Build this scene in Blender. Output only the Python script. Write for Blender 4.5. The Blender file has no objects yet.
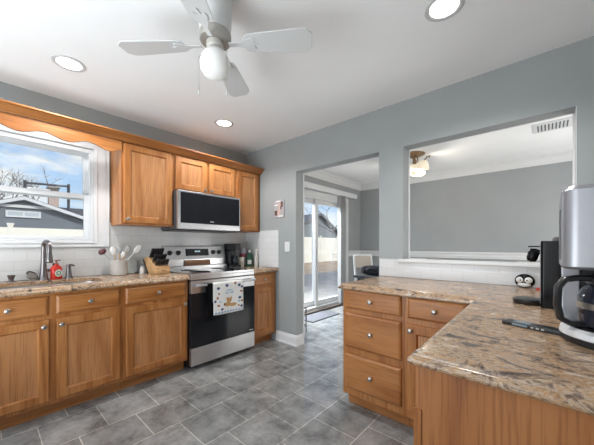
import bpy, bmesh, math, random
from mathutils import Vector, Matrix
random.seed(7)
PI = math.pi
sc = bpy.context.scene
C = sc.collection
# ------------------------------------------------------------------ camera
cam_d = bpy.data.cameras.new('camera'); cam = bpy.data.objects.new('camera', cam_d); C.objects.link(cam)
cam_d.sensor_fit = 'HORIZONTAL'; cam_d.sensor_width = 36.0
cam_d.lens = 282.0/594.0*36.0
cam_d.shift_y = 22.5/594.0
cam_d.clip_start = 0.02
cam.location = (3.1444, -2.4548, 1.182)
cam.rotation_euler = (PI/2, 0, math.atan(251/282))
sc.camera = cam
# ------------------------------------------------------------------ exposure
sc.view_settings.view_transform = 'Standard'
sc.view_settings.look = 'None'
sc.view_settings.gamma = 1.0
sc.view_settings.use_curve_mapping = False
sc.view_settings.exposure = 0.14
sc.cycles.use_denoising = True
sc.cycles.sample_clamp_indirect = 6.0
sc.cycles.max_bounces = 10
sc.cycles.transparent_max_bounces = 12
# ------------------------------------------------------------------ world: blue sky with clouds
W = bpy.data.worlds.new('sky'); sc.world = W; W.use_nodes = True
wn = W.node_tree; wn.nodes.clear()
def N(t, typ, **kw):
    n = t.nodes.new(typ)
    for k, v in kw.items():
        if k in n.inputs.keys(): n.inputs[k].default_value = v
        else: setattr(n, k, v)
    return n
def ramp(t, stops, interp='LINEAR'):
    n = t.nodes.new('ShaderNodeValToRGB'); n.color_ramp.interpolation = interp
    els = n.color_ramp.elements
    while len(els) > 1: els.remove(els[-1])
    els[0].position = stops[0][0]; els[0].color = (*stops[0][1], 1)
    for p, c in stops[1:]:
        e = els.new(p); e.color = (*c, 1)
    return n
tc = N(wn, 'ShaderNodeTexCoord')
sep = N(wn, 'ShaderNodeSeparateXYZ'); wn.links.new(tc.outputs['Generated'], sep.inputs[0])
sky = ramp(wn, [(0.0, (0.55, 0.53, 0.5)), (0.49, (0.62, 0.62, 0.62)), (0.52, (0.68, 0.82, 0.98)), (0.62, (0.42, 0.66, 1.0)), (0.80, (0.26, 0.48, 0.95)), (1.0, (0.2, 0.4, 0.85))])
mr = N(wn, 'ShaderNodeMapRange'); mr.inputs['From Min'].default_value = -1; mr.inputs['From Max'].default_value = 1
wn.links.new(sep.outputs['Z'], mr.inputs['Value']); wn.links.new(mr.outputs[0], sky.inputs[0])
mp = N(wn, 'ShaderNodeMapping'); mp.inputs['Scale'].default_value = (3.2, 3.2, 9.0); wn.links.new(tc.outputs['Generated'], mp.inputs[0])
nz = N(wn, 'ShaderNodeTexNoise', Scale=1.6, Detail=6.0, Roughness=0.55); wn.links.new(mp.outputs[0], nz.inputs['Vector'])
cr = ramp(wn, [(0.46, (0, 0, 0)), (0.62, (1, 1, 1))]); wn.links.new(nz.outputs['Fac'], cr.inputs[0])
mx = N(wn, 'ShaderNodeMix', data_type='RGBA'); mx.inputs['B'].default_value = (0.95, 0.96, 0.98, 1)
wn.links.new(cr.outputs[0], mx.inputs['Factor']); wn.links.new(sky.outputs[0], mx.inputs[6]); mx.inputs[7].default_value = (0.95, 0.96, 0.98, 1)
bg = N(wn, 'ShaderNodeBackground', Strength=1.0); wn.links.new(mx.outputs[2], bg.inputs['Color'])
wo = N(wn, 'ShaderNodeOutputWorld'); wn.links.new(bg.outputs[0], wo.inputs[0])
# ------------------------------------------------------------------ sun, window daylight and added fill lamps
def lamp(name, kind, loc, energy, color=(1, 1, 1), direction=None, size=None, size_y=None, spot=None):
    d = bpy.data.lights.new(name, kind); d.energy = energy; d.color = color
    o = bpy.data.objects.new(name, d); C.objects.link(o); o.location = loc
    if direction: o.rotation_euler = Vector(direction).to_track_quat('-Z', 'Y').to_euler()
    if kind == 'AREA':
        d.shape = 'RECTANGLE' if size_y else 'DISK'; d.size = size
        if size_y: d.size_y = size_y
    elif kind == 'SUN': d.angle = 0.03
    elif size: d.shadow_soft_size = size
    if spot: d.spot_size = spot; d.spot_blend = 0.6
    return o
lamp('sun', 'SUN', (10, 5, 12), 3.0, (1, 0.95, 0.87), (-0.75, -0.25, -0.62))
# added fill lamp behind the camera, set in an opening of the unseen rear wall
lamp('rear_fill', 'AREA', (1.75, -4.75, 1.25), 26, (0.97, 0.985, 1), (0, 1, 0.10), 3.0, 2.1)
# added fill: a soft lamp behind the camera thrown up to brighten the ceiling
lamp('ceiling_fill', 'AREA', (1.8, -3.55, 0.92), 54, (0.87, 0.95, 1), (-0.2, 0.42, 0.90), 1.9)
# sky light falling through the sliding door and the window, placed outdoors above their heads
lamp('slider_daylight', 'AREA', (-1.3, 1.6, 3.0), 700, (0.94, 0.97, 1), (0.78, 0.0, -0.62), 1.6, 2.4)
lamp('window_daylight', 'AREA', (-1.2, -2.13, 2.9), 14, (0.94, 0.97, 1), (0.75, 0, -0.66), 1.2, 1.0)
# added fill lamp in front of the dining room's windowless right wall
lamp('dining_fill', 'AREA', (4.45, 1.7, 1.1), 56, (1, 0.99, 0.97), (-1, 0, 0.55), 1.8, 1.4)

# ------------------------------------------------------------------ materials
def mat(name, col=(0.8, 0.8, 0.8), rough=0.5, metal=0.0, spec=0.5, **kw):
    m = bpy.data.materials.new(name); m.use_nodes = True
    b = m.node_tree.nodes['Principled BSDF']
    b.inputs['Base Color'].default_value = (*col, 1); b.inputs['Roughness'].default_value = rough
    b.inputs['Metallic'].default_value = metal; b.inputs['Specular IOR Level'].default_value = spec
    for k, v in kw.items(): b.inputs[k].default_value = v
    return m
def paint(name, col, rough=0.5, amount=0.04, scale=3.0, metal=0.0, spec=0.5, bump=0.0, stretch=(1, 1, 1)):
    m = mat(name, col, rough, metal, spec); t = m.node_tree; b = t.nodes['Principled BSDF']
    co = N(t, 'ShaderNodeTexCoord'); mp = N(t, 'ShaderNodeMapping'); mp.inputs['Scale'].default_value = stretch
    t.links.new(co.outputs['Object'], mp.inputs[0])
    nz = N(t, 'ShaderNodeTexNoise', Scale=scale, Detail=4.0); t.links.new(mp.outputs[0], nz.inputs['Vector'])
    lo = tuple(max(0, c*(1-amount)) for c in col); hi = tuple(min(1, c*(1+amount)) for c in col)
    r = ramp(t, [(0.3, lo), (0.7, hi)]); t.links.new(nz.outputs['Fac'], r.inputs[0]); t.links.new(r.outputs[0], b.inputs['Base Color'])
    if bump:
        bp = N(t, 'ShaderNodeBump', Strength=bump, Distance=0.002); t.links.new(nz.outputs['Fac'], bp.inputs['Height']); t.links.new(bp.outputs[0], b.inputs['Normal'])
    return m
def oak(name, axis, base=(0.37, 0.143, 0.036), dark=(0.28, 0.096, 0.022), light=(0.42, 0.176, 0.054), rough=0.38):
    m = mat(name, base, rough); t = m.node_tree; b = t.nodes['Principled BSDF']
    co = N(t, 'ShaderNodeTexCoord'); oi = N(t, 'ShaderNodeObjectInfo')
    ad = N(t, 'ShaderNodeVectorMath', operation='ADD'); mu = N(t, 'ShaderNodeMath', operation='MULTIPLY'); mu.inputs[1].default_value = 17.0
    t.links.new(oi.outputs['Random'], mu.inputs[0]); t.links.new(co.outputs['Object'], ad.inputs[0]); t.links.new(mu.outputs[0], ad.inputs[1])
    s = [1.0, 1.0, 1.0]; s['XYZ'.index(axis)] = 0.10
    mp = N(t, 'ShaderNodeMapping'); mp.inputs['Scale'].default_value = s; t.links.new(ad.outputs[0], mp.inputs[0])
    n1 = N(t, 'ShaderNodeTexNoise', Scale=3.2, Detail=3.0, Distortion=0.4); t.links.new(mp.outputs[0], n1.inputs['Vector'])
    mul = N(t, 'ShaderNodeMath', operation='MULTIPLY'); mul.inputs[1].default_value = 34.0; t.links.new(n1.outputs['Fac'], mul.inputs[0])
    sn = N(t, 'ShaderNodeMath', operation='SINE'); t.links.new(mul.outputs[0], sn.inputs[0])
    r1 = ramp(t, [(0.0, dark), (0.35, base), (1.0, light)])
    mr = N(t, 'ShaderNodeMapRange'); mr.inputs['From Min'].default_value = -1.25; t.links.new(sn.outputs[0], mr.inputs['Value']); t.links.new(mr.outputs[0], r1.inputs[0])
    s2 = [1.0, 1.0, 1.0]; s2['XYZ'.index(axis)] = 0.03
    mp2 = N(t, 'ShaderNodeMapping'); mp2.inputs['Scale'].default_value = s2; t.links.new(ad.outputs[0], mp2.inputs[0])
    n2 = N(t, 'ShaderNodeTexNoise', Scale=160.0, Detail=3.0); t.links.new(mp2.outputs[0], n2.inputs['Vector'])
    r2 = ramp(t, [(0.36, (0.62, 0.55, 0.5)), (0.5, (1, 1, 1))]); t.links.new(n2.outputs['Fac'], r2.inputs[0])
    mx = N(t, 'ShaderNodeMix', data_type='RGBA', blend_type='MULTIPLY'); mx.inputs['Factor'].default_value = 0.7
    t.links.new(r1.outputs[0], mx.inputs[6]); t.links.new(r2.outputs[0], mx.inputs[7]); t.links.new(mx.outputs[2], b.inputs['Base Color'])
    return m
def tiles(name, ux, uy, off, bw, rh, col1, col2, mortar, ms, rough, cloud=0.0, bump=0.3, offset=0.5):
    """running bond; ux, uy name the world axes along and across the courses"""
    m = mat(name, col1, rough); t = m.node_tree; b = t.nodes['Principled BSDF']
    co = N(t, 'ShaderNodeTexCoord'); sp = N(t, 'ShaderNodeSeparateXYZ'); t.links.new(co.outputs['Object'], sp.inputs[0])
    cb = N(t, 'ShaderNodeCombineXYZ')
    for k, (a, o) in enumerate(((ux, off[0]), (uy, off[1]))):
        ad = N(t, 'ShaderNodeMath', operation='ADD'); ad.inputs[1].default_value = o
        t.links.new(sp.outputs[a], ad.inputs[0]); t.links.new(ad.outputs[0], cb.inputs[k])
    br = N(t, 'ShaderNodeTexBrick', offset=offset, offset_frequency=2, squash=1.0)
    for k, v in (('Color1', (*col1, 1)), ('Color2', (*col2, 1)), ('Mortar', (*mortar, 1)), ('Scale', 1.0), ('Mortar Size', ms), ('Mortar Smooth', 0.1), ('Bias', 0.0), ('Brick Width', bw), ('Row Height', rh)):
        br.inputs[k].default_value = v
    t.links.new(cb.outputs[0], br.inputs['Vector'])
    out = br.outputs['Color']
    if cloud:
        nz = N(t, 'ShaderNodeTexNoise', Scale=5.0, Detail=9.0, Roughness=0.72, Distortion=0.25); t.links.new(co.outputs['Object'], nz.inputs['Vector'])
        r = ramp(t, [(0.3, (1-cloud,)*3), (0.5, (1, 1, 1)), (0.72, (1+cloud*0.9,)*3)]); t.links.new(nz.outputs['Fac'], r.inputs[0])
        mx = N(t, 'ShaderNodeMix', data_type='RGBA', blend_type='MULTIPLY'); mx.inputs['Factor'].default_value = 1.0
        t.links.new(out, mx.inputs[6]); t.links.new(r.outputs[0], mx.inputs[7]); out = mx.outputs[2]
    t.links.new(out, b.inputs['Base Color'])
    bp = N(t, 'ShaderNodeBump', Strength=bump, Distance=0.002, invert=True); t.links.new(br.outputs['Fac'], bp.inputs['Height']); t.links.new(bp.outputs[0], b.inputs['Normal'])
    return m
def granite(name):
    m = mat(name, (0.4, 0.3, 0.2), 0.22); t = m.node_tree; b = t.nodes['Principled BSDF']
    co = N(t, 'ShaderNodeTexCoord'); mp = N(t, 'ShaderNodeMapping'); mp.inputs['Scale'].default_value = (1.0, 1.9, 1.9); mp.inputs['Rotation'].default_value = (0, 0, 0.5)
    t.links.new(co.outputs['Object'], mp.inputs[0])
    n1 = N(t, 'ShaderNodeTexNoise', Scale=10.5, Detail=9.0, Roughness=0.72, Distortion=1.2); t.links.new(mp.outputs[0], n1.inputs['Vector'])
    r1 = ramp(t, [(0.30, (0.025, 0.02, 0.02)), (0.39, (0.085, 0.065, 0.055)), (0.44, (0.27, 0.17, 0.105)), (0.49, (0.42, 0.32, 0.23)), (0.535, (0.34, 0.18, 0.075)), (0.58, (0.44, 0.33, 0.23)), (0.65, (0.60, 0.54, 0.47)), (0.72, (0.14, 0.135, 0.14))])
    t.links.new(n1.outputs['Fac'], r1.inputs[0])
    n2 = N(t, 'ShaderNodeTexNoise', Scale=60.0, Detail=5.0, Roughness=0.7); t.links.new(mp.outputs[0], n2.inputs['Vector'])
    r2 = ramp(t, [(0.34, (0.16, 0.13, 0.12)), (0.46, (0.95, 0.93, 0.9)), (0.62, (1.1, 1.08, 1.05))]); t.links.new(n2.outputs['Fac'], r2.inputs[0])
    mx = N(t, 'ShaderNodeMix', data_type='RGBA', blend_type='MULTIPLY'); mx.inputs['Factor'].default_value = 0.85
    t.links.new(r1.outputs[0], mx.inputs[6]); t.links.new(r2.outputs[0], mx.inputs[7]); t.links.new(mx.outputs[2], b.inputs['Base Color'])
    return m
def glass(name, tint=(0.96, 0.98, 0.98), refl=0.08):
    m = bpy.data.materials.new(name); m.use_nodes = True; t = m.node_tree; t.nodes.clear()
    tr = N(t, 'ShaderNodeBsdfTransparent'); tr.inputs[0].default_value = (*tint, 1)
    gl = N(t, 'ShaderNodeBsdfGlossy'); gl.inputs['Roughness'].default_value = 0.02
    ms = N(t, 'ShaderNodeMixShader'); ms.inputs[0].default_value = refl; t.links.new(tr.outputs[0], ms.inputs[1]); t.links.new(gl.outputs[0], ms.inputs[2])
    o = N(t, 'ShaderNodeOutputMaterial'); t.links.new(ms.outputs[0], o.inputs[0])
    return m
def emit(name, col, strength):
    m = mat(name, col, 0.4); b = m.node_tree.nodes['Principled BSDF']
    b.inputs['Emission Color'].default_value = (*col, 1); b.inputs['Emission Strength'].default_value = strength
    return m
M = {}
M['wall'] = paint('blue grey wall paint', (0.315, 0.335, 0.335), 0.55, 0.03)
M['dwall'] = paint('grey dining paint', (0.32, 0.335, 0.34), 0.55, 0.03)
M['ceil'] = paint('white ceiling paint', (0.86, 0.86, 0.86), 0.7, 0.015)
M['white'] = paint('white trim paint', (0.68, 0.68, 0.68), 0.35, 0.015)
M['vinyl'] = paint('white vinyl', (0.66, 0.665, 0.67), 0.3, 0.015)
M['floor'] = tiles('slate grey floor tile', 'Y', 'X', (1.732, -0.03), 0.318, 0.32, (0.185, 0.185, 0.182), (0.245, 0.245, 0.24), (0.46, 0.44, 0.40), 0.0027, 0.20, 0.68, 0.25)
M['floor'].node_tree.nodes['Principled BSDF'].inputs['Specular IOR Level'].default_value = 0.8
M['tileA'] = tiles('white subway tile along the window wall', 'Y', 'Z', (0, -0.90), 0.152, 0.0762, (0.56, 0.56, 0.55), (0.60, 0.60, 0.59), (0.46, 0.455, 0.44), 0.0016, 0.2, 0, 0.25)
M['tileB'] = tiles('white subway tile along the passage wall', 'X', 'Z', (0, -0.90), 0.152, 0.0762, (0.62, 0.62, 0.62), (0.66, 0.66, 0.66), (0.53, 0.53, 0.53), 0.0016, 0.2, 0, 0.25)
M['oakZ'] = oak('honey oak upright grain', 'Z'); M['oakY'] = oak('honey oak grain along the wall', 'Y'); M['oakX'] = oak('honey oak grain across', 'X')
M['panel'] = oak('honey oak veneer panel', 'Z', (0.40, 0.175, 0.062), (0.315, 0.125, 0.040), (0.45, 0.21, 0.085))
M['granite'] = granite('brown speckled counter')
M['steel'] = paint('brushed stainless steel', (0.60, 0.60, 0.61), 0.30, 0.06, 90.0, 0.95, 0.5, 0.0, (1, 0.02, 1))
M['nickel'] = mat('satin nickel', (0.42, 0.40, 0.37), 0.3, 1.0)
M['bronze'] = mat('dark brushed faucet metal', (0.20, 0.185, 0.185), 0.28, 1.0)
M['black'] = mat('black plastic', (0.012, 0.012, 0.013), 0.35)
M['gloss'] = mat('black glossy plastic', (0.006, 0.006, 0.007), 0.16, 0.0, 0.15)
M['oglass'] = mat('black oven glass', (0.012, 0.013, 0.016), 0.08, 0.0, 0.3)
M['glass'] = glass('clear pane')
M['fanwhite'] = paint('white fan enamel', (0.60, 0.60, 0.595), 0.4, 0.02)
M['globe'] = emit('frosted opal glass', (0.85, 0.84, 0.82), 0.06)
M['lens'] = emit('lit lamp lens', (1, 0.97, 0.93), 6.0)
M['shade'] = emit('lit alabaster shade', (0.80, 0.70, 0.54), 0.40)
M['silver'] = paint('silver appliance paint', (0.33, 0.33, 0.35), 0.35, 0.03, 20, 0.6)
M['smoke'] = mat('smoked carafe glass', (0.018, 0.02, 0.03), 0.06, 0.0, 0.35)
M['cream'] = mat('cream ceramic', (0.70, 0.66, 0.58), 0.4)
M['grey'] = mat('mid grey plastic', (0.25, 0.25, 0.26), 0.4)
M['dgrey'] = mat('dark grey plastic', (0.06, 0.06, 0.065), 0.4)

# ------------------------------------------------------------------ mesh helpers
class MB:
    def __init__(s): s.bm = bmesh.new(); s.mi = 0
    def face(s, vs):
        try:
            f = s.bm.faces.new(vs); f.material_index = s.mi; return f
        except ValueError: return None
    def box(s, a, b):
        x0, x1 = sorted((a[0], b[0])); y0, y1 = sorted((a[1], b[1])); z0, z1 = sorted((a[2], b[2]))
        v = [s.bm.verts.new(p) for p in ((x0,y0,z0),(x1,y0,z0),(x1,y1,z0),(x0,y1,z0),(x0,y0,z1),(x1,y0,z1),(x1,y1,z1),(x0,y1,z1))]
        for q in ((3,2,1,0),(4,5,6,7),(0,1,5,4),(1,2,6,5),(2,3,7,6),(3,0,4,7)): s.face([v[i] for i in q])
        return s
    def loft(s, rings, close0=True, close1=True, cyclic=True):
        R = [[s.bm.verts.new(p) for p in r] for r in rings]
        for a, b in zip(R, R[1:]):
            n = len(a)
            for i in range(n if cyclic else n-1):
                j = (i+1) % n; s.face([a[i], a[j], b[j], b[i]])
        if close0: s.face(list(reversed(R[0])))
        if close1: s.face(R[-1])
        return s
    def lathe(s, prof, c=(0,0,0), axis='Z', n=24):
        c = Vector(c); rings = []
        ax = {'X': (Vector((0,1,0)), Vector((0,0,1)), Vector((1,0,0))), 'Y': (Vector((0,0,1)), Vector((1,0,0)), Vector((0,1,0))), 'Z': (Vector((1,0,0)), Vector((0,1,0)), Vector((0,0,1)))}
        if isinstance(axis, str): u, v, w = ax[axis]
        else:
            w = Vector(axis).normalized(); u = w.orthogonal().normalized(); v = w.cross(u)
        for r, h in prof:
            r = max(r, 1e-4)
            rings.append([c + u*(r*math.cos(2*PI*k/n)) + v*(r*math.sin(2*PI*k/n)) + w*h for k in range(n)])
        return s.loft(rings)
    def cyl(s, c, r, h, axis='Z', n=20): return s.lathe([(r, 0), (r, h)], c, axis, n)
    def tube(s, pts, r, n=8, radii=None):
        pts = [Vector(p) for p in pts]; rings = []; up = None
        for i, p in enumerate(pts):
            t = (pts[min(i+1, len(pts)-1)] - pts[max(i-1, 0)]).normalized()
            if up is None: up = t.orthogonal().normalized()
            else: up = (up - t*up.dot(t)).normalized()
            v = t.cross(up); rr = radii[i] if radii else r
            rings.append([p + up*(rr*math.cos(2*PI*k/n)) + v*(rr*math.sin(2*PI*k/n)) for k in range(n)])
        return s.loft(rings)
    def ball(s, c, r, seg=20, rings=12, sc=(1,1,1)):
        prof = [(r*math.sin(PI*k/rings), -r*math.cos(PI*k/rings)) for k in range(rings+1)]
        n0 = len(s.bm.verts); s.lathe(prof, (0,0,0), 'Z', seg); s.bm.verts.ensure_lookup_table()
        for v in s.bm.verts[n0:]: v.co = Vector((v.co.x*sc[0]+c[0], v.co.y*sc[1]+c[1], v.co.z*sc[2]+c[2]))
        return s
    def prism(s, poly, d0, d1, f):
        """poly of (a, b); f(a, b, d) gives the point"""
        return s.loft([[f(a, b, d0) for a, b in poly], [f(a, b, d1) for a, b in poly]])
    def build(s, name, m, parent=None, bevel=0.0, smooth=False, world=False, mods=None, at=None):
        bmesh.ops.remove_doubles(s.bm, verts=s.bm.verts, dist=1e-6)
        bmesh.ops.recalc_face_normals(s.bm, faces=s.bm.faces)
        if world and parent is not None:
            bmesh.ops.transform(s.bm, matrix=(world if isinstance(world, Matrix) else BASE[parent.name]), verts=s.bm.verts)
        me = bpy.data.meshes.new(name); s.bm.to_mesh(me); s.bm.free()
        for x in (m if isinstance(m, (list, tuple)) else [m]): me.materials.append(x)
        o = bpy.data.objects.new(name, me); C.objects.link(o)
        if parent is not None:
            o.parent = parent
            BASE[o.name] = BASE.get(parent.name, Matrix.Identity(4))
        if smooth:
            for p in me.polygons: p.use_smooth = True
            md = o.modifiers.new('edge', 'EDGE_SPLIT'); md.split_angle = math.radians(smooth if smooth is not True else 40)
        if bevel:
            md = o.modifiers.new('bevel', 'BEVEL'); md.width = bevel; md.segments = 2; md.limit_method = 'ANGLE'; md.angle_limit = math.radians(50)
            md.harden_normals = False
        return o
BASE = {}
def tag(o, label, cat, group=None, kind=None):
    o['label'] = label; o['category'] = cat
    if group: o['group'] = group
    if kind: o['kind'] = kind
    return o
def thing(name, label, cat, loc=(0,0,0), rz=0, group=None):
    o = bpy.data.objects.new(name, None); C.objects.link(o); o.empty_display_size = 0.05
    o.location = loc; o.rotation_euler = (0, 0, rz)
    BASE[o.name] = (Matrix.Translation(loc) @ Matrix.Rotation(rz, 4, 'Z')).inverted()
    return tag(o, label, cat, group)
def struct(o):
    o['kind'] = 'structure'; return o
def dup(root, loc=None, rz=None, label=None):
    r = root.copy(); C.objects.link(r)
    if loc is not None: r.location = loc
    if rz is not None: r.rotation_euler = (0, 0, rz)
    if label: r['label'] = label
    for ch in list(root.children):
        c = ch.copy(); C.objects.link(c); c.parent = r
        for g in list(ch.children):
            d = g.copy(); C.objects.link(d); d.parent = c
    return r
def inset_rect(u0, u1, z0, z1, i): return [(u0+i, z0+i), (u1-i, z0+i), (u1-i, z1-i), (u0+i, z1-i)]
def offset_poly(poly, d):
    """poly counter-clockwise; d = list of inward distances of the edges i -> i+1"""
    n = len(poly); out = []
    L = []
    for i in range(n):
        a = Vector(poly[i]); b = Vector(poly[(i+1) % n]); t = (b-a).normalized(); nn = Vector((-t.y, t.x))
        L.append((a + nn*d[i], t))
    for i in range(n):
        p, t = L[i-1]; q, u = L[i]
        den = t.x*u.y - t.y*u.x
        k = ((q.x-p.x)*u.y - (q.y-p.y)*u.x)/den
        out.append((p.x+t.x*k, p.y+t.y*k))
    return out

# ================================================================== SETTING
CZ = 2.44; DZ = 2.50
struct(MB().box((-0.15, -5.0, -0.06), (4.75, 3.25, 0.0)).build('floor', M['floor']))
mb = MB(); mb.box((-0.15, -5.0, CZ), (3.7, 0.0, CZ+0.25)); struct(mb.build('ceiling', M['ceil']))
mb = MB(); mb.box((-0.15, 0.12, DZ), (4.75, 3.25, DZ+0.2)); struct(mb.build('ceiling', M['ceil']))
def wallx(name, x0, x1, y0, y1, z1, holes, m, z0=0.0):
    mb = MB(); y = y0
    for (a, b, c, d) in sorted(holes):
        mb.box((x0, y, z0), (x1, a, z1))
        if c > z0: mb.box((x0, a, z0), (x1, b, c))
        if d < z1: mb.box((x0, a, d), (x1, b, z1))
        y = b
    mb.box((x0, y, z0), (x1, y1, z1)); return struct(mb.build(name, m))
def wally(name, y0, y1, x0, x1, z1, holes, m, z0=0.0):
    mb = MB(); x = x0
    for (a, b, c, d) in sorted(holes):
        mb.box((x, y0, z0), (a, y1, z1))
        if c > z0: mb.box((a, y0, z0), (b, y1, c))
        if d < z1: mb.box((a, y0, d), (b, y1, z1))
        x = b
    mb.box((x, y0, z0), (x1, y1, z1)); return struct(mb.build(name, m))
WY0, WY1, WZ0, WZ1 = -2.502, -1.758, 1.21, 2.06
wallx('wall_left', -0.15, 0.0, -5.0, 0.0, CZ+0.2, [(WY0, WY1, WZ0, WZ1)], M['wall'])
DX0, DX1, PX0, PX1, PZ0 = 0.945, 1.976, 2.199, 3.277, 1.03
wally('wall_back', 0.0, 0.12, -0.15, 4.75, DZ+0.1, [(DX0, DX1, 0.0, 2.042), (PX0, PX1, PZ0, 2.042)], M['wall'])
wallx('wall_right', 3.55, 3.70, -5.0, 0.0, CZ+0.2, [], M['wall'])
wally('wall_rear', -5.0, -4.85, -0.15, 3.7, CZ+0.2, [(0.25, 3.25, 0.2, 2.3)], M['wall'])
SY0, SY1, SZ1 = 0.72, 2.52, 2.06
wallx('wall_dining_left', -0.12, 0.05, 0.12, 3.25, DZ+0.1, [(SY0, SY1, 0.0, SZ1)], M['dwall'])
wally('wall_dining_far', 3.12, 3.27, 0.05, 4.75, DZ+0.1, [], M['dwall'])
wallx('wall_dining_right', 4.6, 4.75, 0.12, 3.12, DZ+0.1, [], M['dwall'])
# baseboards
def bboard(name, pts, h=0.125, t=0.014):
    """pts in order with the wall on the left-hand side; profile extruded along the path"""
    prof = [(0, 0), (t+0.008, 0), (t+0.008, 0.016), (t, 0.02), (t, h-0.03), (t*0.6, h-0.012), (t*0.35, h), (0, h)]
    P = [Vector(p) for p in pts]; rings = []
    for i, p in enumerate(P):
        d0 = (P[i]-P[i-1]).normalized() if i else None; d1 = (P[i+1]-P[i]).normalized() if i < len(P)-1 else None
        d0 = d0 or d1; d1 = d1 or d0
        n0 = Vector((d0.y, -d0.x)); n1 = Vector((d1.y, -d1.x)); b = (n0+n1).normalized(); b = b/ b.dot(n0)
        rings.append([(p.x+b.x*a, p.y+b.y*a, z) for a, z in prof])
    return struct(MB().loft(rings).build(name, M['white']))
bboard('baseboard_back', [(0.62, -0.001), (DX0+0.001, -0.001), (DX0+0.001, 0.121)])
bboard('baseboard_dining_far', [(0.051, 3.119), (4.6, 3.119)])
bboard('baseboard_dining_left', [(0.051, SY1+0.10), (0.051, 3.11)])
bboard('baseboard_right', [(3.549, -1.75), (3.549, -4.8)])
# dining crown moulding and chair rail
def cornice(name, p0, p1, inward, z, h=0.125, t=0.09):
    prof = [(0, -h), (0.012, -h), (0.018, -h+0.02), (0.03, -h+0.035), (t*0.6, -0.035), (t-0.015, -0.022), (t-0.01, -0.012), (t, -0.012), (t, 0), (0, 0)]
    rings = [[(p[0]+inward[0]*a, p[1]+inward[1]*a, z+b) for a, b in prof] for p in (p0, p1)]
    return struct(MB().loft(rings).build(name, M['white']))
cornice('trim_1', (0.05, 0.12), (0.05, 3.12), (1, 0), DZ); cornice('trim_2', (0.05, 3.12), (4.6, 3.12), (0, -1), DZ)
def rail(name, p0, p1, inward):
    prof = [(0, 0.95), (0.012, 0.95), (0.014, 0.975), (0.02, 0.985), (0.02, 1.02), (0.03, 1.035), (0.03, 1.05), (0.022, 1.062), (0, 1.062)]
    rings = [[(p[0]+inward[0]*a, p[1]+inward[1]*a, b) for a, b in prof] for p in (p0, p1)]
    return struct(MB().loft(rings).build(name, M['white']))
rail('trim_3', (0.05, 3.12), (4.6, 3.12), (0, -1)); rail('trim_4', (0.05, SY1+0.09), (0.05, 3.12), (1, 0))
# thin white casings on the dining side of the two openings
def lining(name, a, b, z0, z1, cut):
    mb = MB()
    mb.box((a-0.06, 0.1201, z0), (a+0.012, 0.134, z1)); mb.box((b-0.012, 0.1201, z0), (b+0.06, 0.134, z1))
    mb.box((a-0.06, 0.1201, z1), (b+0.06, 0.134, z1+0.06))
    return struct(mb.build(name, M['white']))
lining('trim_5', DX0, DX1, 0.0, 2.042, 0); lining('trim_6', PX0, PX1, 1.06, 2.042, 0)
# white ledge of the pass-through
mb = MB(); mb.box((2.165, -0.035, 1.033), (3.31, 0.20, 1.060)); struct(mb.build('trim_7', M['white'], bevel=0.006))
mb = MB(); mb.box((PX1-0.003, -0.001, 1.06), (PX1+0.0005, 0.12, 2.042)); struct(mb.build('trim_8', M['white']))
# subway tile splashbacks
mb = MB()
mb.box((0.0005, -1.634, 0.902), (0.009, -0.0005, 1.40)); mb.box((0.0005, -2.66, 0.902), (0.009, -1.634, 1.16))
struct(mb.build('trim_9', M['tileA']))
mb = MB(); mb.box((0.009, -0.009, 0.902), (0.661, -0.0005, 1.367)); struct(mb.build('trim_10', M['tileB'], bevel=0.002))
mb = MB(); mb.box((1.985, -0.011, 0.902), (3.549, -0.0005, 1.033)); mb.box((1.985, -0.011, 1.033), (2.165, -0.0005, 1.058)); mb.box((3.31, -0.011, 1.033), (3.549, -0.0005, 1.058)); struct(mb.build('trim_11', M['tileB']))

# ---- kitchen window
mb = MB()
cy0, cy1 = -2.626, -1.634
def ringbox(mb, x0, x1, y0, y1, z0, z1, w, wb=None, wt=None):
    wb = w if wb is None else wb; wt = w if wt is None else wt
    mb.box((x0, y0, z0), (x1, y0+w, z1)); mb.box((x0, y1-w, z0), (x1, y1, z1))
    mb.box((x0, y0+w, z0), (x1, y1-w, z0+wb)); mb.box((x0, y0+w, z1-wt), (x1, y1-w, z1))
ringbox(mb, 0.0, 0.014, cy0, cy1, 1.163, 2.19, 0.124, 0.047, 0.125)
ringbox(mb, 0.014, 0.020, cy0, cy1, 1.163, 2.19, 0.03, 0.02, 0.03)
ringbox(mb, 0.014, 0.019, cy0+0.094, cy1-0.094, 1.195, 2.095, 0.03, 0.015, 0.03)
wf = struct(mb.build('window_1', M['white'], bevel=0.003))
mb = MB(); ringbox(mb, -0.13, -0.001, WY0, WY1, WZ0, WZ1, 0.018); mb.box((-0.03, WY0+0.018, WZ0+0.018), (-0.002, WY0+0.03, WZ1-0.018)); mb.box((-0.03, WY1-0.03, WZ0+0.018), (-0.002, WY1-0.018, WZ1-0.018)); mb.box((-0.03, WY0+0.03, WZ1-0.034), (-0.002, WY1-0.03, WZ1-0.018))
mb.build('window_frame', M['vinyl'], wf, bevel=0.002)
mb = MB(); ringbox(mb, -0.115, -0.08, WY0+0.0185, WY1-0.0185, 1.60, WZ1-0.0185, 0.04, 0.04, 0.035); up = mb.build('upper_sash', M['vinyl'], wf, bevel=0.003)
mb = MB(); ringbox(mb, -0.072, -0.036, WY0+0.0185, WY1-0.0185, WZ0+0.0185, 1.645, 0.042, 0.03, 0.040); lo = mb.build('lower_sash', M['vinyl'], wf, bevel=0.003)
MB().box((-0.100, WY0+0.055, 1.635), (-0.096, WY1-0.055, WZ1-0.05)).build('pane', M['glass'], up)
MB().box((-0.056, WY0+0.058, WZ0+0.045), (-0.052, WY1-0.058, 1.608)).build('pane', M['glass'], lo)
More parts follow.
